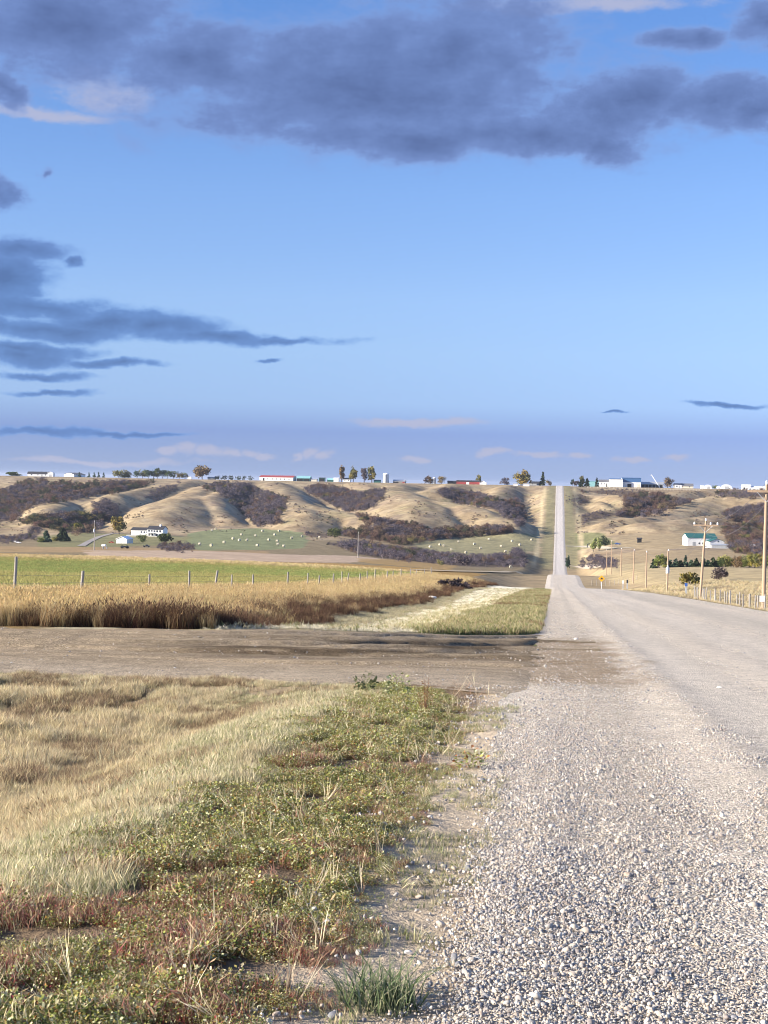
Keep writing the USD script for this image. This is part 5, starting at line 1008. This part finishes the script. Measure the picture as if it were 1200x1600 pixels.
for k, Y in enumerate(np.arange(99, 176, 3.2)):
    X = 15.3+.12*math.sin(k*1.9)+.004*(Y-100); g = G0(X, Y); h = 1.35+.12*math.sin(k*2.7); r0 = .055+.025*(k % 4 == 0); m = trimesh.creation.revolve(np.array([(0, -.4), (r0, -.4), (r0*.95, h), (0, h+.005)]), sections=9); m.vertices[:, 0] += .05*math.sin(k*3.1)*np.maximum(m.vertices[:, 2], 0); m.apply_translation([X, Y, g]); obj('post', m, M_POST, t, smooth=40); TOPS.append(np.array([X, Y, g]))
for q in (.5, .85, 1.2): obj('wire', join([limb(a+[-.07, 0, q], b+[-.07, 0, q], .006, .006, 4) for a, b in zip(TOPS[:-1], TOPS[1:])]), M_WIRE, t)
t = thing('wire_fence', 'dark valley fence of posts right of the far crest', 'fence', (0, 0, 0))
for k, px in enumerate(np.arange(925, 1000, 7)):
    p = at(px, 905, 395.); g = G0(p[0], p[1]); obj('post', limb((p[0], p[1], g-.3), (p[0]+.03, p[1], g+1.3), .07, .06, 7), M_POST, t)

# ------------------------------------------------------------------ warning sign, marker posts
Ysg = 330.0; p = at(940, 904, Ysg); g = G0(p[0], p[1]); s = Ysg/F; t = thing('warning_sign', 'yellow diamond warning sign on a white post past the crest', 'road sign', (p[0], Ysg, g), 0)
M_YEL = plain('sign_yellow', (.72, .36, .02), .4, .05, 2); hz = p[2]-g; a = .50
def plate(poly, y0, y1): return prism(poly, y0, y1, 'y')
obj('post', box(-.06, .06, -.05, .05, -.5, hz+.3), M_CERAMIC, t)
obj('panel', plate([(0, hz-a*1.414/1), (a*1.414, hz), (0, hz+a*1.414), (-a*1.414, hz)], -.09, -.055), M_YEL, t); sp = stage.GetPrimAtPath(t.GetPath().AppendChild('panel'))
obj('pictogram', plate([(-.34, hz-.16), (.34, hz-.16), (.34, hz-.06), (.22, hz-.02), (.20, hz+.12), (.02, hz+.26), (-.10, hz+.14), (-.16, hz), (-.34, hz-.04)], -.105, -.092), B['dark_paint'], sp)
def marker(px, py0, py1, Y, w, mt, label, name='marker_post', cat='marker post'):
    p = at(px, py1, Y); g = G0(p[0], p[1]); h = max(at(px, py0, Y)[2]-g, .5); t = thing(name, label, cat, (p[0], Y, g)); obj('post', box(-w/2, w/2, -w/2, w/2, -.3, h*.72), B['grey_metal'], t); obj('cap', box(-w*.62, w*.62, -w*.62, w*.62, h*.72+.002, h), B[mt], t)
marker(980, 906, 919, 300, .25, 'dark_paint', 'dark utility pedestal between the far poles and the crest')
marker(973.5, 907, 911, 330, .22, 'white_paint', 'small white marker beside the dark utility pedestal')
marker(1072, 911, 921, 215, .28, 'blue_paint', 'small blue topped marker post right of the transformer pole')

# ------------------------------------------------------------------ loose stones and single plants worth naming
def one_stone(px, py, w_px, mt, label, k):
    p = cast(np.array([float(px)]), np.array([float(py)]))[0]; r = w_px*p[1]/F/2; (v, f), _ = stone(900+k, 2); obj('stone', (v*r+p+[0, 0, r*.45], f), mt, label=label, cat='stone', smooth=35)
W_, D_k, T_ = plain('pale_stone', (.66, .63, .58), .8, .1, 60), plain('dark_stone', (.16, .165, .19), .75, .2, 60), plain('tan_stone', (.50, .42, .33), .8, .15, 60)
for k, (px, py, w, mt, lb) in enumerate(((862, 1229, 13, W_, 'white stone on the gravel below the muddy junction'), (889, 1224, 9, D_k, 'dark stone right beside the white stone on the gravel'), (943, 1492, 17, D_k, 'largest dark blue grey stone on the near gravel'), (973, 1469, 12, D_k, 'smaller dark stone just above the largest dark one'),
    (819, 1428, 12, D_k, 'dark slate stone near the gravel edge'), (655, 1405, 14, T_, 'tan stone on the bare strip beside the weeds'), (902, 1485, 13, W_, 'pale stone left of the largest dark stone'), (1003, 1549, 15, T_, 'tan stone on the lowest gravel'), (637, 1492, 16, W_, 'pale stone beside the green grass tuft'), (900, 1000, 7, W_, 'white stone on the mud at the far side of the junction'), (1124, 1077, 9, W_, 'white stone lying on the smooth lane'))):
    one_stone(px, py, w, mt, lb, k)
def plant(name, px, py, label, parts, cat='weed'):
    p = cast(np.array([float(px)]), np.array([float(py)]))[0]; t = thing(name, label, cat, p)
    for nm, (mesh, col), mt in parts: obj(nm, mesh, mt, t, color=col)
def stalks(n, rad, h, col, seed):
    r = np.random.default_rng(seed); ms = []; 
    for _ in range(n): a = r.uniform(0, 6.28); b = np.array([np.cos(a), np.sin(a), 0])*rad*.3*r.random(); ms.append(limb(b, b+[rad*r.normal(0, .6), rad*r.normal(0, .6), h*r.uniform(.7, 1)], .004, .002, 5))
    m = join(ms); return m, np.tile(col, (len(m[0]), 1))
plant('thistle', 572, 1082, 'grey green thistle at the corner of the verge and side road', [('stem', stalks(5, .10, .34, (.20, .21, .10), 1), M_LEAF), ('leaves', herb(130, .16, .36, .06, [(.16, .19, .09), (.20, .22, .11)], OL, 301), M_LEAF)])
plant('pale_weed', 622, 1092, 'tall pale leaved weed between thistle and rusty dock', [('stem', stalks(7, .12, .42, (.30, .27, .13), 2), M_LEAF), ('leaves', herb(170, .2, .44, .05, [PG, PG, YG, (.26, .28, .12)], OL, 302), M_LEAF)])
plant('dock_plant', 664, 1114, 'rusty brown dock plant standing upright at the gravel edge', [('stem', stalks(6, .06, .46, (.20, .10, .06), 3), M_LEAF), ('seed_heads', herb(260, .09, .48, .022, [(.21, .095, .05), (.26, .13, .07)], BROWN, 303), M_LEAF)])
plant('grass_tuft', 592, 1575, 'coarse blue green grass tuft beside the bare gravel edge', [('blades', blades(260, .16, .19, .006, [(.17, .22, .11), (.24, .27, .15), (.33, .33, .2), (.15, .19, .08)], 2.2, seed=304), M_GRASS)], 'grass tuft')
plant('straw_clump', 328, 1490, 'bleached straw clump sticking up among the red weeds', [('blades', blades(46, .09, .17, .006, [(.56, .47, .30), (.62, .53, .36)], 1.4, seed=305), M_GRASS)], 'grass tuft')
plant('grass_tuft', 190, 1205, 'flattened grey grass clump in the shallow ditch', [('blades', blades(240, .30, .34, .007, [GREY, BROWN, TAN], 1.6, seed=306), M_GRASS)], 'grass tuft')
plant('grass_tuft', 45, 1225, 'dark brown grass clump in the pale ditch grass', [('blades', blades(160, .16, .3, .007, [BROWN, (.15, .10, .06)], .9, seed=307), M_GRASS)], 'grass tuft')
plant('pale_weed', 735, 1200, 'pale yellow weed leaning out over the gravel', [('stem', stalks(6, .08, .18, (.30, .27, .13), 8), M_LEAF), ('leaves', herb(150, .15, .19, .036, [PG, YG, LG, (.33, .16, .08)], OL, 308), M_LEAF)])
obj('stone', (stone(950, 2)[0][0]*[.42, .3, .3]+[-11.9, 150, G0(-11.9, 150)+.25], stone(950, 2)[0][1]), W_, label='white field stone at the foot of the dark fence grass', cat='stone', smooth=35)

# ------------------------------------------------------------------ the air of the valley
hz_mat = usdkit.material(stage, '/World/Looks/haze', {'v': ('principled_volume', {'color': (.80, .87, 1.0), 'density': 0.00004, 'anisotropy': 0.35})}, volume='v.volume')
obj('haze', box(-26000, 20000, -120, 32000, -160, 26), hz_mat, kind='stuff', label='thin blue haze of the far valley')
